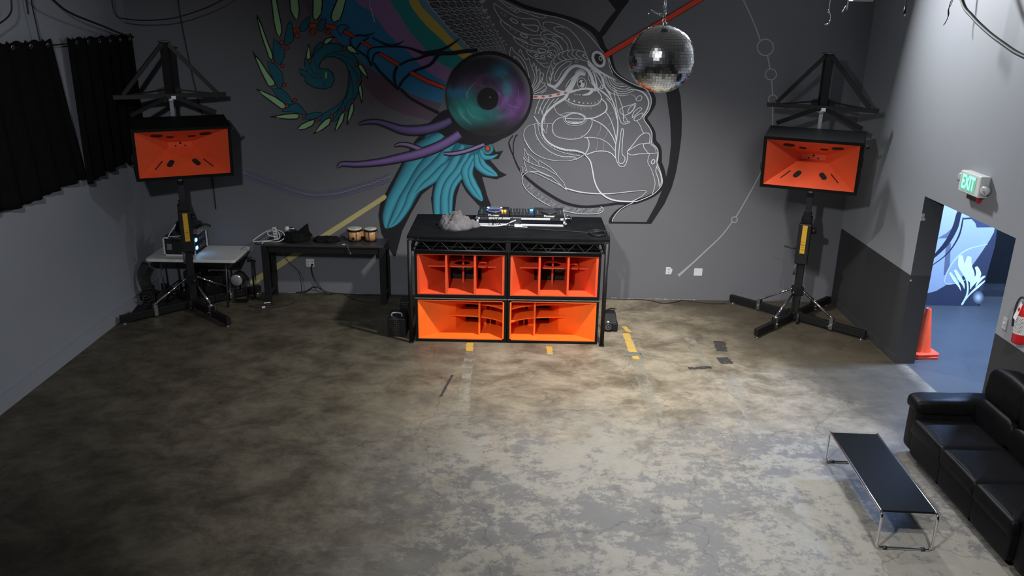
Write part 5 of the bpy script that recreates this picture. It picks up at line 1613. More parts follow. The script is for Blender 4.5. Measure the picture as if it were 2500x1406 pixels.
obj('edge_trim', b, ALU, rk, 0.002)
for x, z in ((-0.14, 0.135), (0.07, 0.21), (0.07, 0.06)):
    b = MB(); b.box((x - 0.035, -D_ - 0.012, z - 0.045), (x + 0.035, -D_, z + 0.045)); b.box((x - 0.02, -D_ - 0.018, z - 0.02), (x + 0.02, -D_ - 0.01, z + 0.025)); obj('latch', b, ZINC, rk, 0.003)
for z in (0.03, 0.148):
    am = thing('amplifier', ('lower' if z < 0.1 else 'upper') + ' amplifier with a glowing blue light in the rack on the white table', 'amplifier', (-4.83, -0.36, ZT + z), 0, 'amplifiers in the rack case')
    b = MB(); b.box((-W + 0.03, -D_ + 0.02, 0), (W - 0.03, D_ - 0.02, 0.105)); obj('body', b, mat('amp_face', (0.015, 0.02, 0.05), 0.35, var=0.2), am, 0.003)
    b = MB(); b.sup((W - 0.029, -0.12, 0.06), (0.006, 0.045, 0.028), 0.9, 0.9, 16, 10); obj('blue_light', b, LED_B, am)
    b = MB(); b.sup((W - 0.025, -0.12, 0.06), (0.006, 0.026, 0.017), 0.9, 0.9, 16, 10); obj('light_core', b, LED_C, am)
    for y in (0.0, 0.07):
        b = MB(); b.cyl((W - 0.03, y, 0.055), (W - 0.012, y, 0.055), 0.017, n=14); obj('knob', b, KNOB, am)
lt = thing('laptop', 'black half-open laptop with pale edges on top of the amplifier rack', 'laptop', (-4.86, -0.46, ZT + H_ + 0.003), 0.25)
b = MB(); b.box((-0.15, -0.11, 0), (0.15, 0.11, 0.015)); obj('base', b, DECKB, lt, 0.003)
b = MB(); b.box((-0.15, -0.112, 0.003), (0.15, -0.1105, 0.012)); obj('pale_edge', b, ALU, lt)
Mx = Matrix.Rotation(radians(-35), 3, 'Y')
b = MB(); b.box((-0.15, -0.11, 0.017), (-0.138, 0.11, 0.22), Mx.inverted(), (-0.15, 0, 0.017)); obj('screen', b, DECKB, lt, 0.003)
b = MB(); b.box((-0.151, -0.1125, 0.017), (-0.137, -0.1105, 0.22), Mx.inverted(), (-0.15, 0, 0.017)); obj('pale_edge', b, ALU, lt)
b = MB(); b.box((-0.075, -0.15, 0), (0.075, 0.15, 0.006)); o = obj('paper_sheet', b, mat('dim_paper', (0.35, 0.36, 0.40), 0.7, var=0.05), None, loc=(-4.685, -0.28, ZT + H_ + 0.003), rotz=0.03); tag(o, 'grey sheet of paper lying on the right edge of the amplifier rack', 'paper')
hl = []
for k in range(14):
    a = pi * k / 13; hl.append((-4.65 + 0.09 * cos(a) - 0.02, -0.06 + 0.05 * cos(a), ZT + H_ + 0.008 + 0.05 * sin(a)))
cable('headphone_band', hl, 0.012, RUBBER, 'black hoop standing at the back of the amplifier rack', 'headband')
b = MB(); b.lump(-4.93, -0.17, ZT + H_ + 0.003, lambda a: 0.10 * (1 + 0.15 * cos(2 * a)), 0.14, 21, 0.4, 9, 10, 36); o = obj('black_pouch', b, CLOTHB, None); tag(o, 'black lump of cloth at the back of the amplifier rack beside the laptop', 'pouch')

# under and beside the table
for (x0, y0, x1, y1, h, lab) in ((-4.93, -0.36, -4.66, -0.07, 0.42, 'black equipment case under the left half of the white table'), (-4.63, -0.36, -4.36, -0.07, 0.36, 'smaller black equipment case under the middle of the white table')):
    t = thing('equipment_case', lab, 'case', ((x0 + x1) / 2, (y0 + y1) / 2, 0), 0, 'black cases under the table')
    hx, hy = (x1 - x0) / 2, (y1 - y0) / 2
    b = MB(); b.box((-hx, -hy, 0), (hx, hy, h)); obj('body', b, BLACK, t, 0.012)
    for sx in (-1, 1):
        b = MB(); b.box((sx * hx * 0.5 - 0.02, -hy - 0.008, h * 0.55), (sx * hx * 0.5 + 0.02, -hy, h * 0.7)); obj('latch', b, ZINC, t, 0.002)
b = MB()
random.seed(3)
for k in range(16):
    pts = []
    cx, cy = -5.30 + random.uniform(-0.05, 0.05), -0.78 + random.uniform(-0.06, 0.06)
    r = random.uniform(0.04, 0.075)
    zz = 0.012 + 0.027 * (k % 12)
    for i in range(20):
        a = 2 * pi * i / 20
        pts.append((cx + r * cos(a), cy + r * 1.25 * sin(a), zz + 0.012 * sin(3 * a + k)))
    b.tube(pts, 0.009, 6, True)
for k in range(7):
    x = -5.36 + 0.02 * k
    b.tube(smooth([(x, -0.66 - 0.015 * k, 0.66), (x - 0.04, -0.80, 0.50), (x + 0.02, -0.83 + 0.01 * k, 0.26), (x + 0.03, -0.80, 0.02)], 4), 0.009, 6)
o = obj('cable_heap', b, RUBBER, None); o['kind'] = 'stuff'; tag(o, 'tangled heap of black cables at the left end of the white table', 'cables')
b = MB(); b.lump(0, 0, 0, lambda a: 0.28 * 0.09 / sqrt((0.09 * cos(a)) ** 2 + (0.28 * sin(a)) ** 2), 0.19, 5, 0.22, 6, 12, 48, 0.5)
o = obj('gear_bag', b, CLOTHB, None, loc=(-5.17, -1.06, 0), rotz=0.77); tag(o, 'long black gear bag on the floor along the left wall beside the tower leg', 'bag')
pl = thing('stage_lamp', 'round silver-faced stage lamp on a floor bracket by the right table leg', 'lamp', (-4.08, -0.46, 0))
b = MB(); b.cyl((0, 0.10, 0.36), (0, -0.06, 0.36), 0.098, n=24); b.cyl((0, -0.06, 0.36), (0, -0.085, 0.36), 0.104, n=24, cap=False); obj('housing', b, BLACK, pl)
b = MB(); b.lathe([(0.095, 0.0), (0.08, 0.012), (0.02, 0.02), (0.001, 0.02)], (0, -0.061, 0.36), 24, Matrix.Rotation(pi / 2, 3, 'X')); obj('lens', b, mat('par_lens', (0.45, 0.45, 0.46), 0.25, 0.6, var=0.3, vscale=60), pl)
b = MB(); b.tube([(-0.11, 0, 0.36), (-0.11, 0, 0.02), (0.11, 0, 0.02), (0.11, 0, 0.36)], 0.009, 8); b.box((-0.11, -0.05, 0.0), (0.11, 0.09, 0.012)); obj('bracket', b, BLACKS, pl)
st = thing('light_stand', 'thin black stand with chrome knob between the white table and the bench', 'stand', (-3.90, -0.33, 0))
b = MB(); b.cyl((0, 0, 0.012), (0, 0, 0.66), 0.014, n=12); obj('pole', b, BLACKS, st)
b = MB(); b.cyl((-0.10, 0, 0.645), (0.0, 0, 0.645), 0.018, n=12); obj('arm', b, BLACKS, st)
b = MB(); b.sup((0.02, -0.015, 0.645), (0.016, 0.016, 0.016), 1, 1, 14, 8); obj('knob', b, CHROME, st)
b = MB(); b.lathe([(0.055, 0), (0.055, 0.012), (0.02, 0.016)], (0, 0, 0), 20); obj('base', b, BLACKS, st)

# ------------------------------------------------------------------ bench along the wall with odds and ends
bn = thing('bench', 'long narrow dark bench against the wall holding bongos and cables', 'bench', (-2.80, -0.27, 0))
b = MB(); b.box((-0.88, -0.20, 0.868), (0.88, 0.23, 0.90)); obj('top', b, BENCH, bn, 0.004)
b = MB(); b.box((-0.80, -0.17, 0.77), (0.80, -0.145, 0.868)); obj('apron', b, BLACK, bn)
for sx in (-1, 1):
    for y in (-0.16, 0.17):
        b = MB(); b.box((sx * 0.86 - 0.045, y - 0.03, 0.0), (sx * 0.86 + 0.045, y + 0.03, 0.868)); obj('leg', b, BLACK, bn, 0.004)
    b = MB(); b.box((sx * 0.86 - 0.03, -0.13, 0.10), (sx * 0.86 + 0.03, 0.14, 0.17)); obj('stretcher', b, BLACK, bn, 0.003)
ZN = 0.90
bo = thing('bongos', 'pair of light wooden bongos on the right end of the bench', 'drums', (-2.265, -0.17, ZN))
for x, r, h in ((-0.118, 0.108, 0.185), (0.118, 0.092, 0.185)):
    b = MB(); b.lathe([(r * 0.86, 0.012), (r * 0.92, 0.07), (r * 0.95, h - 0.02)], (x, 0, 0), 32); sh = obj('shell', b, WOODM, bo)
    b = MB(); b.lathe([(r * 0.97, h - 0.03), (r * 1.06, h - 0.03), (r * 1.06, h - 0.006), (r, h - 0.006), (r * 0.97, h - 0.03)], (x, 0, 0), 32, cap=False); b.lathe([(r * 0.84, 0.0), (r * 0.91, 0.0), (r * 0.91, 0.022), (r * 0.84, 0.022), (r * 0.84, 0.0)], (x, 0, 0), 32, cap=False); obj('hoop', b, BLACKS, bo)
    b = MB(); b.lathe([(r * 1.0, h - 0.008), (r * 1.0, h + 0.002), (r * 0.92, h + 0.006), (0.001, h + 0.005)], (x, 0, 0), 32); hd = obj('drum_head', b, SKIN, bo)
    b = MB(); b.cyl((x - 0.01, -0.005, h + 0.0055), (x - 0.01, -0.005, h + 0.0075), 0.014, n=12); obj('maker_mark', b, mat('faint_brown_mark', (0.2, 0.16, 0.1), 0.6, var=0.2), hd)
    for k in range(5):
        b = MB(); a = 2 * pi * k / 5 + (2.6 if x < 0 else 2.1)
        p0 = Vector((x + r * 1.03 * cos(a), r * 1.03 * sin(a), h - 0.02)); p1 = Vector((x + r * 0.93 * cos(a), r * 0.93 * sin(a), 0.012))
        b.cyl(p0, p1, 0.004, n=8); b.sup((p1.x, p1.y, 0.014), (0.01, 0.01, 0.008), 1, 1, 10, 6); obj('tuning_rod', b, BLACKS, bo)
    if x < 0:
        b = MB(); b.box((x - 0.028, -r * 0.93, 0.03), (x + 0.012, -r * 0.88, 0.07)); obj('badge', b, DECKB, bo)
b = MB(); b.box((-0.03, -0.035, 0.07), (0.03, 0.035, 0.145)); obj('bridge', b, WOODM, bo, 0.006)
ps = thing('power_strip', 'white power strip in a tangle of white lead on the bench', 'power strip', (-3.53, -0.24, ZN))
b = MB(); b.box((-0.027, -0.02, 0.0), (0.027, 0.02, 0.20), Matrix.Rotation(-0.12, 3, 'Y'), (0, 0, 0)); obj('body', b, WHITEP, ps, 0.006)
b = MB()
for k in range(4):
    b.box((-0.014, -0.0225, 0.03 + 0.042 * k), (0.014, -0.0205, 0.052 + 0.042 * k), Matrix.Rotation(-0.12, 3, 'Y'), (0, 0, 0))
obj('sockets', b, mat('socket_grey', (0.2, 0.2, 0.2), 0.5, var=0.2), ps)
wl = [(0.0, -0.02, 0.05), (-0.10, -0.05, 0.09), (-0.12, 0.02, 0.12), (-0.02, 0.04, 0.13), (0.05, -0.04, 0.12), (0.06, -0.06, 0.05), (-0.06, -0.09, 0.02), (-0.20, -0.10, 0.008), (-0.31, -0.12, 0.01), (-0.30, -0.06, 0.03), (-0.16, 0.02, 0.12), (-0.04, 0.05, 0.15), (0.10, 0.0, 0.12), (0.13, -0.06, 0.05), (0.05, -0.13, 0.012), (-0.10, -0.12, 0.010), (-0.155, -0.148, 0.012), (-0.165, -0.162, -0.02), (-0.16, -0.165, -0.09)]
b = MB(); b.tube(smooth(wl, 5), 0.0075, 8); obj('lead', b, WHITEP, ps)
b = MB(); b.box((-0.185, -0.18, -0.155), (-0.135, -0.15, -0.085)); obj('plug', b, WHITEP, ps, 0.006)
for i, (x, r, lab) in enumerate(((-3.375, 0.038, 'white ball-shaped bulb on the black bag at the left of the bench'), )):
    lb = thing('light_bulb', lab, 'bulb', (x, -0.2, ZN + 0.168))
    b = MB(); b.sup((0, 0, 0), (r, r, r), 1, 1, 20, 12); obj('globe', b, WHITEP, lb)
    b = MB(); b.lathe([(0.022, 0.0), (0.03, 0.02), (0.022, 0.03), (0.03, 0.045), (0.022, 0.055), (0.028, 0.07), (0.01, 0.085)], (0.03, 0, 0), 16, Matrix.Rotation(pi / 2, 3, 'Y')); obj('cap', b, ZINC, lb)
b = MB(); b.lump(-3.26, -0.22, ZN, lambda a: 0.15 * (1 + 0.45 * cos(a) ** 2 + 0.1 * sin(3 * a)), 0.12, 31, 0.3, 9, 14, 56)
o = obj('black_bag', b, CLOTHB, None); tag(o, 'crumpled black bag with a peaked flap on the left half of the bench', 'bag')
b = MB()
b.prism([(-3.26, -0.2, ZN + 0.10), (-3.05, -0.16, ZN + 0.03), (-3.02, -0.16, ZN + 0.06), (-3.075, -0.15, ZN + 0.12), (-3.085, -0.15, ZN + 0.235), (-3.105, -0.15, ZN + 0.225)], (0.0, 0.03, 0.0)); fl = obj('flap', b, CLOTHB, o)
b = MB(); b.lump(-2.80, -0.22, ZN, lambda a: 0.13 * (1 + 0.55 * cos(a) ** 2 + 0.06 * sin(5 * a)), 0.065, 41, 0.25, 12, 12, 56, 0.35)
o = obj('folded_black_cloth', b, CLOTHB, None); tag(o, 'flat folded black cloth bundle left of the bongos', 'cloth')
cable('adapter_lead', [(-2.60, -0.2, ZN + 0.006), (-2.54, -0.15, ZN + 0.03), (-2.57, -0.12, ZN + 0.05), (-2.62, -0.13, ZN + 0.04)], 0.006, RUBBER, 'short black lead between the folded cloth and the bongos', 'cable')
b = MB(); b.box((-0.02, -0.008, 0), (0.02, 0.008, 0.01)); o = obj('white_tab', b, WHITEP, None, 0.002, loc=(-2.50, -0.42, ZN + 0.0005)); tag(o, 'tiny white tab on the bench edge in front of the bongos', 'tab')
kc = thing('key_chain', 'silver chain hanging over the front edge of the bench below the bongos', 'chain', (-2.445, -0.478, 0.925))
b = MB()
for k in range(9):
    c = Vector((0.0 + 0.006 * k, -0.004 if k else 0.03, -0.004 - 0.017 * k)) if k else Vector((0.0, 0.03, -0.018))
    M = Matrix.Rotation(k * pi / 2 + 0.3, 3, 'Z')
    b.tube([c + M @ Vector((0.009 * cos(2 * pi * i / 12), 0, 0.012 * sin(2 * pi * i / 12))) for i in range(12)], 0.003, 6, True)
obj('links', b, CHROME, kc)
cable('black_lead', [(-3.36, -0.475, 0.905), (-3.38, -0.49, 0.80), (-3.37, -0.48, 0.72), (-3.30, -0.46, 0.62), (-3.20, -0.42, 0.50), (-3.17, -0.40, 0.33), (-3.17, -0.42, 0.16), (-3.24, -0.46, 0.05), (-3.33, -0.55, 0.010), (-3.52, -0.68, 0.008), (-3.68, -0.70, 0.008), (-3.88, -0.66, 0.008), (-3.80, -0.60, 0.008), (-3.62, -0.63, 0.018), (-3.55, -0.58, 0.018), (-3.64, -0.55, 0.018), (-3.70, -0.60, 0.018)], 0.006, RUBBER, 'black lead hanging from the bench and looping across the floor', 'cable')
for i, (x, y, a) in enumerate(((-3.66, -0.52, 0.5), (-3.66, -0.70, 0.4))):
    b = MB(); b.box((-0.045 + 0.02 * i, -0.014, 0), (0.045 - 0.02 * i, 0.014, 0.02)); o = obj('plug', b, WHITEP, None, 0.004, loc=(x, y, 0.001), rotz=a); tag(o, ('larger white plug on the floor at the foot of the left bench leg', 'tiny white plug on the floor in front of the left bench leg')[i], 'plug')

# ------------------------------------------------------------------ wall plates and their leads
def wall_plate(label, x, z, w, h, kind):
    t = thing('wall_outlet', label, 'outlet', (x, 0, z))
    b = MB()
    if kind == 'broken':
        b.prism([(-w / 2, -0.009, -h / 2), (w * 0.36, -0.009, -h / 2), (w * 0.5, -0.009, -h * 0.1), (w * 0.56, -0.009, h * 0.1), (w * 0.5, -0.009, h * 0.24), (w * 0.28, -0.009, h * 0.36), (w * 0.2, -0.009, h * 0.5), (-w / 2, -0.009, h / 2)], (0, 0.009, 0))
    else:
        b.box((-w / 2, -0.009, -h / 2), (w / 2, 0, h / 2))
    obj('plate', b, WHITEP, t, 0.002)
    if kind != 'blank':
        cols = (-0.24, 0.24) if kind == 'double' else (-0.02,)
        for c in cols:
            for s in (-1, 1):
                b = MB(); b.cyl((c * w, -0.0105, s * h * 0.2), (c * w, -0.009, s * h * 0.2), 0.017, n=16); so = obj('socket', b, mat('socket_white', (0.5, 0.5, 0.5), 0.4, var=0.05), t)
                b = MB()
                for dx in (-0.006, 0.006):
                    b.box((c * w + dx - 0.0015, -0.0115, s * h * 0.2 - 0.005), (c * w + dx + 0.0015, -0.0105, s * h * 0.2 + 0.005))
                obj('slots', b, DARK, so)
    return t


wall_plate('white double wall outlet with a black plug under the bench', -3.115, 0.485, 0.125, 0.125, 'double')
wall_plate('white wall outlet with a broken right edge right of the booth', 2.345, 0.462, 0.095, 0.115, 'broken')
wall_plate('blank square white wall plate right of the broken outlet', 2.79, 0.450, 0.128, 0.115, 'blank')
b = MB(); b.cyl((-3.085, -0.012, 0.458), (-3.085, -0.045, 0.458), 0.018, 0.014, 12); b.tube(smooth([(-3.085, -0.04, 0.458), (-3.09, -0.055, 0.43), (-3.085, -0.05, 0.36), (-3.04, -0.05, 0.22), (-2.96, -0.05, 0.10), (-2.88, -0.06, 0.02), (-2.78, -0.08, 0.008)], 5), 0.006, 6)
o = obj('plugged_lead', b, RUBBER, None); tag(o, 'black lead plugged into the double outlet, its right-hand strand', 'cable')
cable('plugged_lead', [(-3.10, -0.013, 0.445), (-3.105, -0.03, 0.38), (-3.07, -0.035, 0.22), (-3.0, -0.04, 0.10), (-2.93, -0.04, 0.03), (-2.88, -0.05, 0.008)], 0.005, RUBBER, 'black lead plugged into the double outlet, its left-hand strand', 'cable')
cable('floor_lead', [(-3.36, -0.03, 0.012), (-3.2, -0.04, 0.04), (-3.08, -0.05, 0.115), (-2.98, -0.05, 0.10), (-2.88, -0.03, 0.03), (-2.70, -0.03, 0.008), (-2.30, -0.05, 0.008), (-1.90, -0.06, 0.008), (-1.55, -0.08, 0.008)], 0.009, RUBBER, 'thick black lead humping along the foot of the wall under the bench', 'cable')
cable('floor_lead', [(-2.62, -0.06, 0.006), (-2.50, -0.18, 0.006), (-2.38, -0.30, 0.006), (-2.22, -0.36, 0.006), (-2.02, -0.34, 0.006)], 0.005, RUBBER, 'thin black lead curving over the floor below the bongos', 'cable')
cable('floor_lead', [(1.2, -0.04, 0.007), (1.9, -0.045, 0.007), (2.1, -0.10, 0.007), (2.25, -0.20, 0.007), (2.42, -0.16, 0.007), (2.58, -0.06, 0.007), (2.75, -0.10, 0.007), (2.95, -0.16, 0.007), (3.15, -0.17, 0.007), (3.22, -0.16, 0.007)], 0.007, RUBBER, 'black lead wandering along the wall from the booth to the right tower', 'cable')
b = MB(); b.tube(smooth([(-4.72, -0.012, CEIL), (-4.70, -0.014, 4.2), (-4.62, -0.014, 3.3), (-4.50, -0.014, 2.4), (-4.47, -0.014, 1.3)], 6), 0.009, 6)
o = obj('wall_lead', b, RUBBER, None); tag(o, 'dark lead running down the mural wall behind the left tower', 'cable')

# ------------------------------------------------------------------ curtains on a wire along the left wall
rod = MB(); rod.tube([(-5.385, -6.2, 3.725), (-5.385, -2.0, 3.715), (-5.385, -0.02, 3.735)], 0.008, 8)
o = obj('curtain_wire', rod, BLACKS, None); tag(o, 'thin dark wire along the left wall carrying the black curtains', 'curtain wire')


def curtain(label, y0, y1, folds, seed, flare=0.0, drop=0.0):
    t = thing('curtain', label, 'curtain', (-5.385, (y0 + y1) / 2, 0), 0, 'black curtains on the left wall')
    yc = (y0 + y1) / 2
    random.seed(seed)
    b = MB()
    n, m = folds * 14, 24
    ph = [random.uniform(-0.4, 0.4) for _ in range(folds + 1)]
    hem = [random.uniform(-0.03, 0.03) for _ in range(folds + 2)]
    grid = []
    for j in range(m + 1):
        v = j / m
        row = []
        for i in range(n + 1):
            u = i / n
            k = int(min(u * folds, folds - 0.001))
            amp = 0.040 * (0.55 + 0.45 * v) * (1 + 0.4 * ph[k])
            x = amp * sin(2 * pi * (u * folds + 0.10 * v * ph[k])) + 0.012 * v * sin(9 * u + seed)
            y = (y0 - yc) + (y1 - y0) * u
            y = y * (1 + 0.01 * v) + flare * v * u * u
            zt = 3.775 + 0.014 * cos(2 * pi * u * folds * 2)
            zb = 2.045 + drop * (1 - u) + hem[k] + 0.03 * sin(5 * u + seed)
            row.append(b.bm.verts.new((x, min(y, -yc - 0.015), zt + (zb - zt) * v)))
        grid.append(row)
    for j in range(m):
        for i in range(n):
            b.bm.faces.new((grid[j][i], grid[j][i + 1], grid[j + 1][i + 1], grid[j + 1][i])).smooth = True
    c = obj('cloth', b, CURT, t)
    so = c.modifiers.new('thickness', 'SOLIDIFY'); so.thickness = 0.005
    for k in range(folds * 2):
        b = MB(); u = (k + 0.5) / (folds * 2)
        y = (y0 - yc) + (y1 - y0) * u
        b.tube([(0.0 + 0.004 * sin(a), y + 0.024 * cos(a), 3.72 + 0.024 * sin(a)) for a in [2 * pi * i / 16 for i in range(16)]], 0.006, 6, True)
        obj('grommet', b, ZINC, t)
    return t


curtain('black eyelet curtain nearest the camera on the left wall', -4.9, -2.13, 8, 2, 0.33, 0.14)
curtain('black eyelet curtain in the left corner beside the mural wall', -1.78, -0.06, 6, 5)

# ------------------------------------------------------------------ loose wires under the ceiling
T1 = 5.68
cable('ceiling_wire', [(-5.2, -2.9, T1), (-5.2, -3.05, 4.6), (-5.2, -3.10, 4.20), (-5.2, -3.16, 4.07), (-5.2, -3.36, 3.98), (-5.2, -3.8, 3.86), (-5.2, -4.4, 3.78)], 0.009, RUBBER, 'dark wire sagging out of the top left corner of the picture', 'wire')
cable('ceiling_wire', [(-5.2, -2.80, T1), (-5.2, -2.82, 4.4), (-5.2, -2.835, 4.06)], 0.010, RUBBER, 'short dark wire end hanging above the nearer curtain', 'wire')
cable('ceiling_wire', [(-5.38, -2.45, T1), (-5.38, -2.42, 4.3), (-5.38, -2.40, 4.0), (-5.385, -2.36, 3.75)], 0.007, RUBBER, 'dark wire dropping to the end of the nearer curtain', 'wire')
cable('ceiling_wire', [(-5.2, -2.9, 4.55), (-5.2, -2.31, 4.215), (-5.2, -1.97, 4.07), (-5.2, -1.25, 3.915), (-5.25, -0.64, 3.80), (-5.33, -0.2, 3.76), (-5.38, -0.03, 3.745)], 0.013, RUBBER, 'thick dark wire slanting down to the corner curtain', 'wire')
cable('ceiling_wire', [(-6.08 + 0.75, -0.6, 4.55), (-5.33, -0.6, 4.08), (-5.19, -0.6, 3.99), (-4.82, -0.6, 3.98), (-4.43, -0.6, 4.04), (-3.88, -0.6, 4.25), (-3.4, -0.6, 4.6)], 0.008, RUBBER, 'dark wire swagged across the top of the left corner', 'wire')
b = MB(); b.tube(smooth([(-2.05, -0.03, CEIL), (-2.06, -0.03, 4.35), (-2.04, -0.03, 4.15), (-2.0, -0.03, 4.0)], 5), 0.005, 6)
o = obj('ceiling_wire', b, WHITEP, None); tag(o, 'thin pale wire dangling over the painted stripes', 'wire')
cable('ceiling_hose', [(4.5, -2.2, CEIL), (4.5, -2.6, 4.9), (4.5, -3.066, 4.355), (4.5, -3.324, 4.202), (4.5, -3.646, 4.07), (4.5, -3.938, 3.975), (4.5, -4.339, 3.871), (4.5, -5.0, 3.80), (4.5, -6.0, 3.85)], 0.020, RUBBER, 'thick black cable swooping across the top right corner', 'cable', n=10)
hp = thing('hanging_plug', 'small black plug hanging at the top edge over the right wall', 'plug', (4.19, -2.5, 4.225))
b = MB(); b.tube([(0, 0, 0.06), (-0.01, 0, 0.5), (0, 0, 1.45)], 0.006, 6); obj('lead', b, RUBBER, hp)
b = MB(); b.cyl((0, 0, -0.01), (0, 0, 0.07), 0.017, 0.012, 12); obj('shell', b, BLACK, hp)
b = MB(); b.cyl((-0.006, 0, -0.035), (-0.006, 0, -0.01), 0.0045, n=8); b.cyl((0.006, 0, -0.035), (0.006, 0, -0.01), 0.0045, n=8); obj('pins', b, CHROME, hp)
b = MB()
b.tube(smooth([(4.69, -2.5, CEIL), (4.69, -2.5, 4.6), (4.66, -2.5, 4.30), (4.67, -2.5, 4.22), (4.655, -2.5, 4.15), (4.633, -2.5, 4.105)], 5), 0.005, 6); b.tube(smooth([(4.71, -2.5, CEIL), (4.70, -2.5, 4.55), (4.68, -2.5, 4.34), (4.655, -2.5, 4.27), (4.665, -2.5, 4.19), (4.645, -2.5, 4.13)], 5), 0.004, 6)
o = obj('ceiling_wire', b, RUBBER, None); tag(o, 'twisted dark wire end hanging over the right wall', 'wire')
b = MB(); b.tube(smooth([(3.36, -2.5, CEIL), (3.36, -2.5, 4.34), (3.36, -2.5, 4.25), (3.385, -2.5, 4.18), (3.385, -2.5, 4.12), (3.36, -2.5, 4.09), (3.335, -2.5, 4.10)], 5), 0.007, 6)
o = obj('ceiling_hook', b, CHROME, None); tag(o, 'bright bent wire hook hanging above the right tower', 'hook')
b = MB(); b.tube(smooth([(3.56, -2.5, CEIL), (3.56, -2.5, 4.36), (3.545, -2.5, 4.29), (3.51, -2.5, 4.22)], 5), 0.006, 6)
o = obj('ceiling_wire', b, ZINC, None); tag(o, 'short grey wire end hanging just right of the bright hook', 'wire')
b = MB(); b.box((-0.11, -0.06, 0), (0.11, 0.06, 0.05)); b.cyl((0.05, 0, 0.05), (0.05, 0, 1.35), 0.012, n=8)
o = obj('ceiling_fixture', b, mat('pale_fixture', (0.4, 0.4, 0.4), 0.5, var=0.05), None, 0.006, loc=(3.70, -2.5, 4.335)); tag(o, 'pale fixture just showing at the top edge above the right tower', 'fixture')

# ------------------------------------------------------------------ mirror ball
MBP = Vector((1.075, -5.545, 3.858)); RB = 0.247
mb_ = thing('mirror_ball', 'large mirrored disco ball hanging from the ceiling before the mural', 'disco ball', MBP)
b = MB(); b.sup((0, 0, 0), (RB - 0.004,) * 3, 1, 1, 40, 24); obj('core', b, mat('ball_grout', (0.06, 0.06, 0.065), 0.5, var=0.1), mb_)
b = MB()
random.seed(11)
rows = 34
for j in range(rows):
    ph = -pi / 2 + pi * (j + 0.5) / rows
    hz = RB * pi / rows / 2 * 0.93
    n = max(4, int(round(2 * pi * cos(ph) / (pi / rows))))
    off = random.uniform(0, 1)
    for i in range(n):
        th = 2 * pi * (i + off) / n
        nrm = Vector((cos(ph) * cos(th), cos(ph) * sin(th), sin(ph)))
        e = Vector((-sin(th), cos(th), 0)); u = nrm.cross(e)
        tl = Vector((random.gauss(0, 0.035), random.gauss(0, 0.035), 0))
        nn = (nrm + e * tl.x + u * tl.y).normalized()
        e2 = (e - nn * e.dot(nn)).normalized(); u2 = nn.cross(e2)
        hw = RB * cos(ph) * pi / n * 0.94
        c = nrm * RB
        top = [c + e2 * (sx * hw) + u2 * (sz * hz) for sx, sz in ((-1, -1), (1, -1), (1, 1), (-1, 1))]
        b.poly(top)
        bot = [q - nrm * 0.004 for q in top]
        for k in range(4):
            b.poly([top[k], bot[k], bot[(k + 1) % 4], top[(k + 1) % 4]])
obj('mirror_tiles', b, mat('mirror_glass', (0.86, 0.88, 0.88), 0.15, 1.0, var=0.02), mb_, recalc=False)
b = MB(); b.cyl((0, 0, RB - 0.006), (0, 0, RB + 0.016), 0.022, n=16); b.tube([(0.012 * cos(2 * pi * i / 14), 0, RB + 0.026 + 0.016 * sin(2 * pi * i / 14)) for i in range(14)], 0.003, 6, True); obj('hanger_cap', b, ZINC, mb_)
b = MB()
for k in range(7):
    M = Matrix.Rotation(k * pi / 2, 3, 'Z'); c = Vector((0.006 * sin(k), 0, RB + 0.05 + 0.018 * k))
    b.tube([c + M @ Vector((0.007 * cos(2 * pi * i / 12), 0, 0.013 * sin(2 * pi * i / 12))) for i in range(12)], 0.0026, 6, True)
for k in range(5):
    a = k * 1.3
    b.tube(smooth([(0.010 * cos(a), 0.01 * sin(a), RB + 0.06), (0.012 * cos(a + 2), 0.012 * sin(a + 2), RB + 0.10), (0.010 * cos(a + 4), 0.01 * sin(a + 4), RB + 0.14), (0, 0, RB + 0.18)], 4), 0.0018, 5)
obj('chain', b, CHROME, mb_)
b = MB(); b.tube(smooth([(0, 0, RB + 0.07), (-0.03, -0.01, RB + 0.062), (-0.06, -0.01, RB + 0.085), (-0.09, -0.01, RB + 0.09), (-0.115, -0.01, RB + 0.08), (-0.118, -0.01, RB + 0.065)], 5), 0.0022, 5); b.tube(smooth([(0, 0, RB + 0.075), (-0.03, 0.0, RB + 0.08), (-0.06, 0.01, RB + 0.075), (-0.10, 0.01, RB + 0.105)], 5), 0.002, 5); b.tube(smooth([(0, 0, RB + 0.08), (-0.04, -0.02, RB + 0.07), (-0.085, 0.0, RB + 0.10)], 5), 0.002, 5)
obj('tie_wire', b, CHROME, mb_)
mo = thing('ball_motor', 'black turning motor above the disco ball at the top edge', 'motor', (MBP.x, MBP.y, MBP.z + RB + 0.175))
b = MB(); b.box((-0.045, -0.04, 0.012), (0.045, 0.04, 0.10)); obj('housing', b, BLACK, mo, 0.006)
b = MB(); b.cyl((0, 0, -0.005), (0, 0, 0.014), 0.008, n=10); obj('shaft', b, CHROME, mo)
b = MB(); b.cyl((0, 0, 0.10), (0, 0, CEIL - (MBP.z + RB + 0.175)), 0.012, n=10); obj('drop_rod', b, BLACKS, mo)

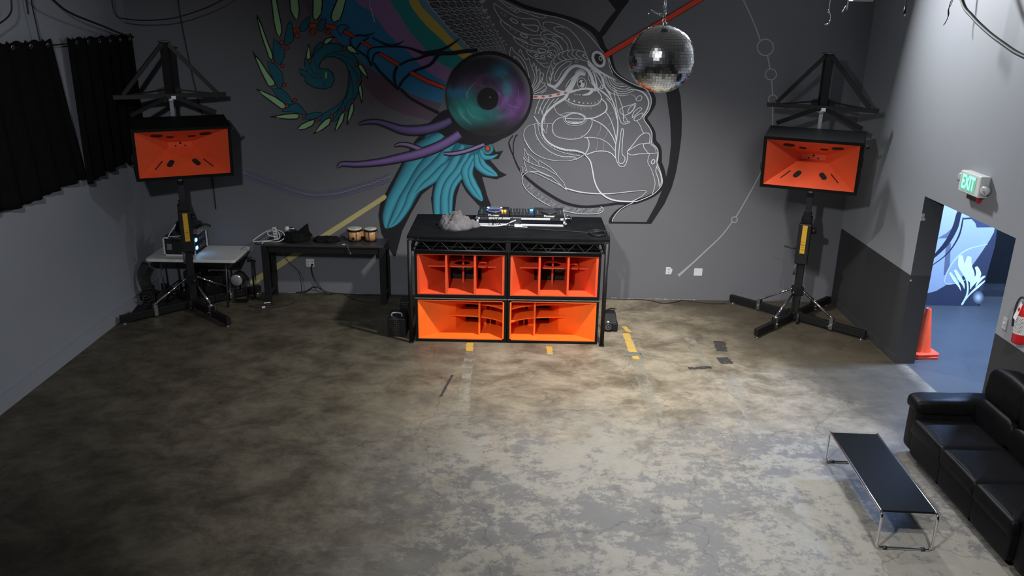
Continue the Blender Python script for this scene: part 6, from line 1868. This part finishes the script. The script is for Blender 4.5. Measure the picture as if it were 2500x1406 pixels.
# ------------------------------------------------------------------ right wall: exit sign, switch, extinguisher
ex = thing('exit_sign', 'green-lit EXIT sign with twin emergency lamps above the doorway', 'exit sign', (XR, -3.385, 2.535))
b = MB(); b.box((-0.105, -0.205, -0.112), (-0.0, 0.205, 0.112)); obj('housing', b, mat('sign_white', (0.68, 0.70, 0.68), 0.4, var=0.03), ex, 0.012)
b = MB(); b.box((-0.108, -0.125, -0.085), (-0.1055, 0.165, 0.085)); fc = obj('face', b, EXITF, ex)
lettering('letters', 'EXIT', EXITG, ex, frame((-0.109, 0.02, 0.0), (0, -1, 0), (0, 0, 1)), 0.20, 0.0006, 0.006, 0.62)
for sy, zz in ((-0.235, -0.02), (0.235, 0.03)):
    b = MB(); b.cyl((-0.03, sy * 0.86, zz), (-0.03, sy, zz), 0.02, n=12); b.cyl((-0.03, sy, zz), (-0.085, sy * 1.02, zz - 0.01), 0.046, 0.05, 20); hd = obj('lamp_head', b, mat('sign_white', (0.68, 0.70, 0.68), 0.4), ex)
    b = MB(); b.lathe([(0.046, 0), (0.042, 0.008), (0.02, 0.014), (0.001, 0.015)], (-0.0855, sy * 1.02, zz - 0.01), 20, Matrix.Rotation(-pi / 2, 3, 'Y')); obj('lens', b, GLASS, hd)
    b = MB()
    for k in range(6):
        a = 2 * pi * k / 6; b.tube([(-0.099, sy * 1.02 + 0.012 * cos(a), zz - 0.01 + 0.012 * sin(a)), (-0.0945, sy * 1.02 + 0.042 * cos(a), zz - 0.01 + 0.042 * sin(a))], 0.0022, 5)
    obj('grille', b, GREYT, hd)
b = MB(); b.box((-0.05, -0.085, -0.175), (-0.001, 0.11, -0.113)); pk = obj('under_box', b, mat('dark_under_box', (0.045, 0.045, 0.045), 0.4, var=0.1), ex, 0.004)  # plain dark box under the sign
b = MB(); b.box((-0.052, -0.112, -0.178), (-0.001, -0.086, -0.113)); obj('red_end', b, REDL, ex, 0.003, label='dark red end of the box under the sign')
sw = thing('light_switch', 'pale toggle light switch on the wall right of the doorway', 'switch', (XR, -4.325, 1.325))
b = MB(); b.box((-0.009, -0.037, -0.06), (0, 0.037, 0.06)); obj('plate', b, mat('switch_grey', (0.42, 0.43, 0.45), 0.4, var=0.05), sw, 0.003)
b = MB(); b.box((-0.022, -0.006, -0.004), (-0.009, 0.006, 0.016)); obj('toggle', b, WHITEP, sw, 0.002)
fe = thing('fire_extinguisher', 'red and white fire extinguisher at the right edge of the picture', 'fire extinguisher', (4.79, -4.70, 1.275))
b = MB(); b.lathe([(0.055, 0.0), (0.062, 0.012), (0.062, 0.335), (0.05, 0.37), (0.022, 0.392), (0.02, 0.41)], (0, 0, 0), 32); obj('cylinder', b, RED, fe)
b = MB(); b.lathe([(0.0632, 0.098), (0.0632, 0.275)], (0, 0, 0), 32, cap=False); lb = obj('label', b, mat('extinguisher_label', (0.6, 0.6, 0.6), 0.5, var=0.04), fe, label='white instruction label')
b = MB()
for k in range(11):
    a0 = radians(165 + 6 * (k % 3))
    z0 = 0.115 + 0.0135 * k
    for a in (a0, a0 + 0.75):
        b.poly([(0.0636 * cos(a + da), 0.0636 * sin(a + da), z0 + dz) for da, dz in ((0, 0), (0.3, 0), (0.6, 0), (0.6, 0.006), (0.3, 0.006), (0, 0.006))])
obj('label_print', b, LABELB, lb)
b = MB(); b.box((-0.02, -0.02, 0.41), (0.02, 0.02, 0.45)); b.bar((0.0, 0.02, 0.455), (0, -0.11, 0.475), 0.022, 0.008); b.bar((0.0, 0.02, 0.425), (0, -0.10, 0.42), 0.02, 0.008); obj('valve_handle', b, BLACK, fe)
b = MB(); b.tube(smooth([(-0.005, 0.02, 0.43), (-0.02, 0.07, 0.43), (-0.045, 0.075, 0.36), (-0.06, 0.055, 0.24), (-0.055, 0.05, 0.15)], 5), 0.010, 8); obj('hose', b, RUBBER, fe)
b = MB(); b.prism([(-0.066, 0.055, 0.235), (-0.075, -0.01, 0.225), (-0.05, -0.02, 0.39), (-0.045, 0.02, 0.40)], (-0.0015, 0, 0)); obj('inspection_tag', b, PAPER, fe, label='white inspection tag')
b = MB(); b.box((0.062, -0.03, 0.12), (0.075, 0.03, 0.42)); obj('wall_hook', b, BLACKS, fe)

# ------------------------------------------------------------------ traffic cones in the next room
def cone(label, z0):
    t = thing('traffic_cone', label, 'traffic cone', (5.33, -1.99, z0), 0.12, 'stacked orange cones')
    b = MB()
    ol = []
    for cx, cy, a0 in ((0.125, 0.125, 0), (-0.125, 0.125, 90), (-0.125, -0.125, 180), (0.125, -0.125, 270)):
        for k in range(4):
            a = radians(a0 + 30 * k); ol.append((cx + 0.045 * cos(a), cy + 0.045 * sin(a), 0))
    b.prism(ol, (0, 0, 0.03)); obj('base', b, CONE, t, 0.006)
    b = MB(); b.lathe([(0.125, 0.028), (0.112, 0.05), (0.034, 0.60), (0.026, 0.61), (0.024, 0.60), (0.095, 0.05), (0.106, 0.028)], (0, 0, 0), 32, cap=False); obj('body', b, CONE, t)
    return t


cone('upper orange traffic cone of the stacked pair in the doorway', 0.036)
b = MB()
t = thing('traffic_cone', 'lower orange traffic cone of the stacked pair, only its base showing', 'traffic cone', (5.33, -1.99, 0.0), 0.02, 'stacked orange cones')
ol = []
for cx, cy, a0 in ((0.125, 0.125, 0), (-0.125, 0.125, 90), (-0.125, -0.125, 180), (0.125, -0.125, 270)):
    for k in range(4):
        a = radians(a0 + 30 * k); ol.append((cx + 0.045 * cos(a), cy + 0.045 * sin(a), 0))
b.prism(ol, (0, 0, 0.03)); obj('base', b, CONE, t, 0.006)
b = MB(); b.lathe([(0.08, 0.031), (0.02, 0.555), (0.001, 0.56)], (0, 0, 0), 24); obj('body', b, CONE, t)

# ------------------------------------------------------------------ coffee table
th_ = radians(-2.6)
ct = thing('coffee_table', 'low black coffee table on chrome tube legs in front of the sofa', 'coffee table', (3.297, -5.49, 0), th_)
hw, hl_, zt = 0.224, 0.692, 0.345
b = MB(); b.box((-hw + 0.006, -hl_ + 0.035, zt - 0.012), (hw - 0.006, hl_ - 0.035, zt + 0.006)); obj('top', b, mat('black_laminate', (0.0045, 0.005, 0.0055), 0.35, spec=0.1, var=0.1), ct, 0.002)
r = 0.0115


def loop_pts():
    out = []
    z0 = r + 0.004

    def leg(x, ye, down):
        c = [(x, ye * (hl_ - 0.05), zt), (x, ye * (hl_ - 0.02), zt - 0.004), (x, ye * (hl_ - 0.004), zt - 0.02), (x, ye * hl_, zt - 0.05), (x, ye * hl_, z0 + 0.05), (x * 0.985, ye * hl_, z0 + 0.018), (x * 0.93, ye * hl_, z0 + 0.003), (x * 0.85, ye * hl_, z0)]
        return c if down else c[::-1]
    out += leg(-hw, -1, True) + leg(hw, -1, False) + leg(hw, 1, True) + leg(-hw, 1, False)
    return out


b = MB(); b.tube(loop_pts(), r, 12, True); obj('frame', b, CHROME, ct)
for sy in (-1, 1):
    for sx in (-1, 1):
        b = MB(); b.cyl((sx * hw * 0.62, sy * hl_, r + 0.004), (sx * hw * 0.76, sy * hl_, r + 0.004), 0.0155, n=14); obj('glide', b, RUBBER, ct)

# ------------------------------------------------------------------ sofa
so_ = thing('sofa', 'black leather three-seat sofa along the right wall', 'sofa', (4.40, -5.58, 0))
HL = 1.10                                   # half length along the wall


def S3(x, y, z):
    return (x - 4.40, y + 5.58, z)


b = MB(); b.box(S3(4.03, -6.63, 0.045), S3(4.80, -4.53, 0.33)); obj('base', b, LEATHER, so_, 0.03, 3)
for sgn, nm in ((1, 'far'), (-1, 'near')):
    y = 0.985 * sgn
    b = MB(); b.sup((-0.02, y, 0.32), (0.405, 0.112, 0.275), 0.22, 0.22, 40, 18)
    b.sup((-0.03, y, 0.57), (0.43, 0.128, 0.088), 0.55, 0.32, 44, 16, None, 0.012, 3 + sgn)
    obj('arm', b, LEATHER, so_)
for k in range(3):
    y = -0.575 + 0.575 * k
    b = MB(); b.sup((-0.16, y, 0.385), (0.315, 0.2905, 0.088), 0.34, 0.07, 64, 16, None, 0.008, k); b.sup((-0.40, y, 0.27), (0.055, 0.289, 0.20), 0.3, 0.07, 56, 14, None, 0.006, k + 5)
    obj('seat_cushion', b, LEATHER, so_)
for k in range(3):
    y = -0.575 + 0.575 * k
    b = MB(); b.sup((0.215, y, 0.57), (0.115, 0.292, 0.15), 0.55, 0.14, 44, 16, Matrix.Rotation(0.12, 3, 'Y'), 0.014, k + 9)
    b.sup((0.285, y, 0.855), (0.125, 0.292, 0.20), 0.6, 0.16, 44, 18, Matrix.Rotation(0.14, 3, 'Y'), 0.016, k + 14)
    obj('back_cushion', b, LEATHER, so_)
b = MB(); b.sup((0.36, 0, 0.5), (0.085, 1.02, 0.43), 0.3, 0.08, 40, 16); obj('back', b, LEATHER, so_)
for sx, sy in ((-0.33, 1.0), (-0.33, -1.0), (0.36, 1.0), (0.36, -1.0)):
    b = MB(); b.cyl((sx, sy, 0), (sx, sy, 0.06), 0.025, 0.03, 14); obj('foot', b, RUBBER, so_)
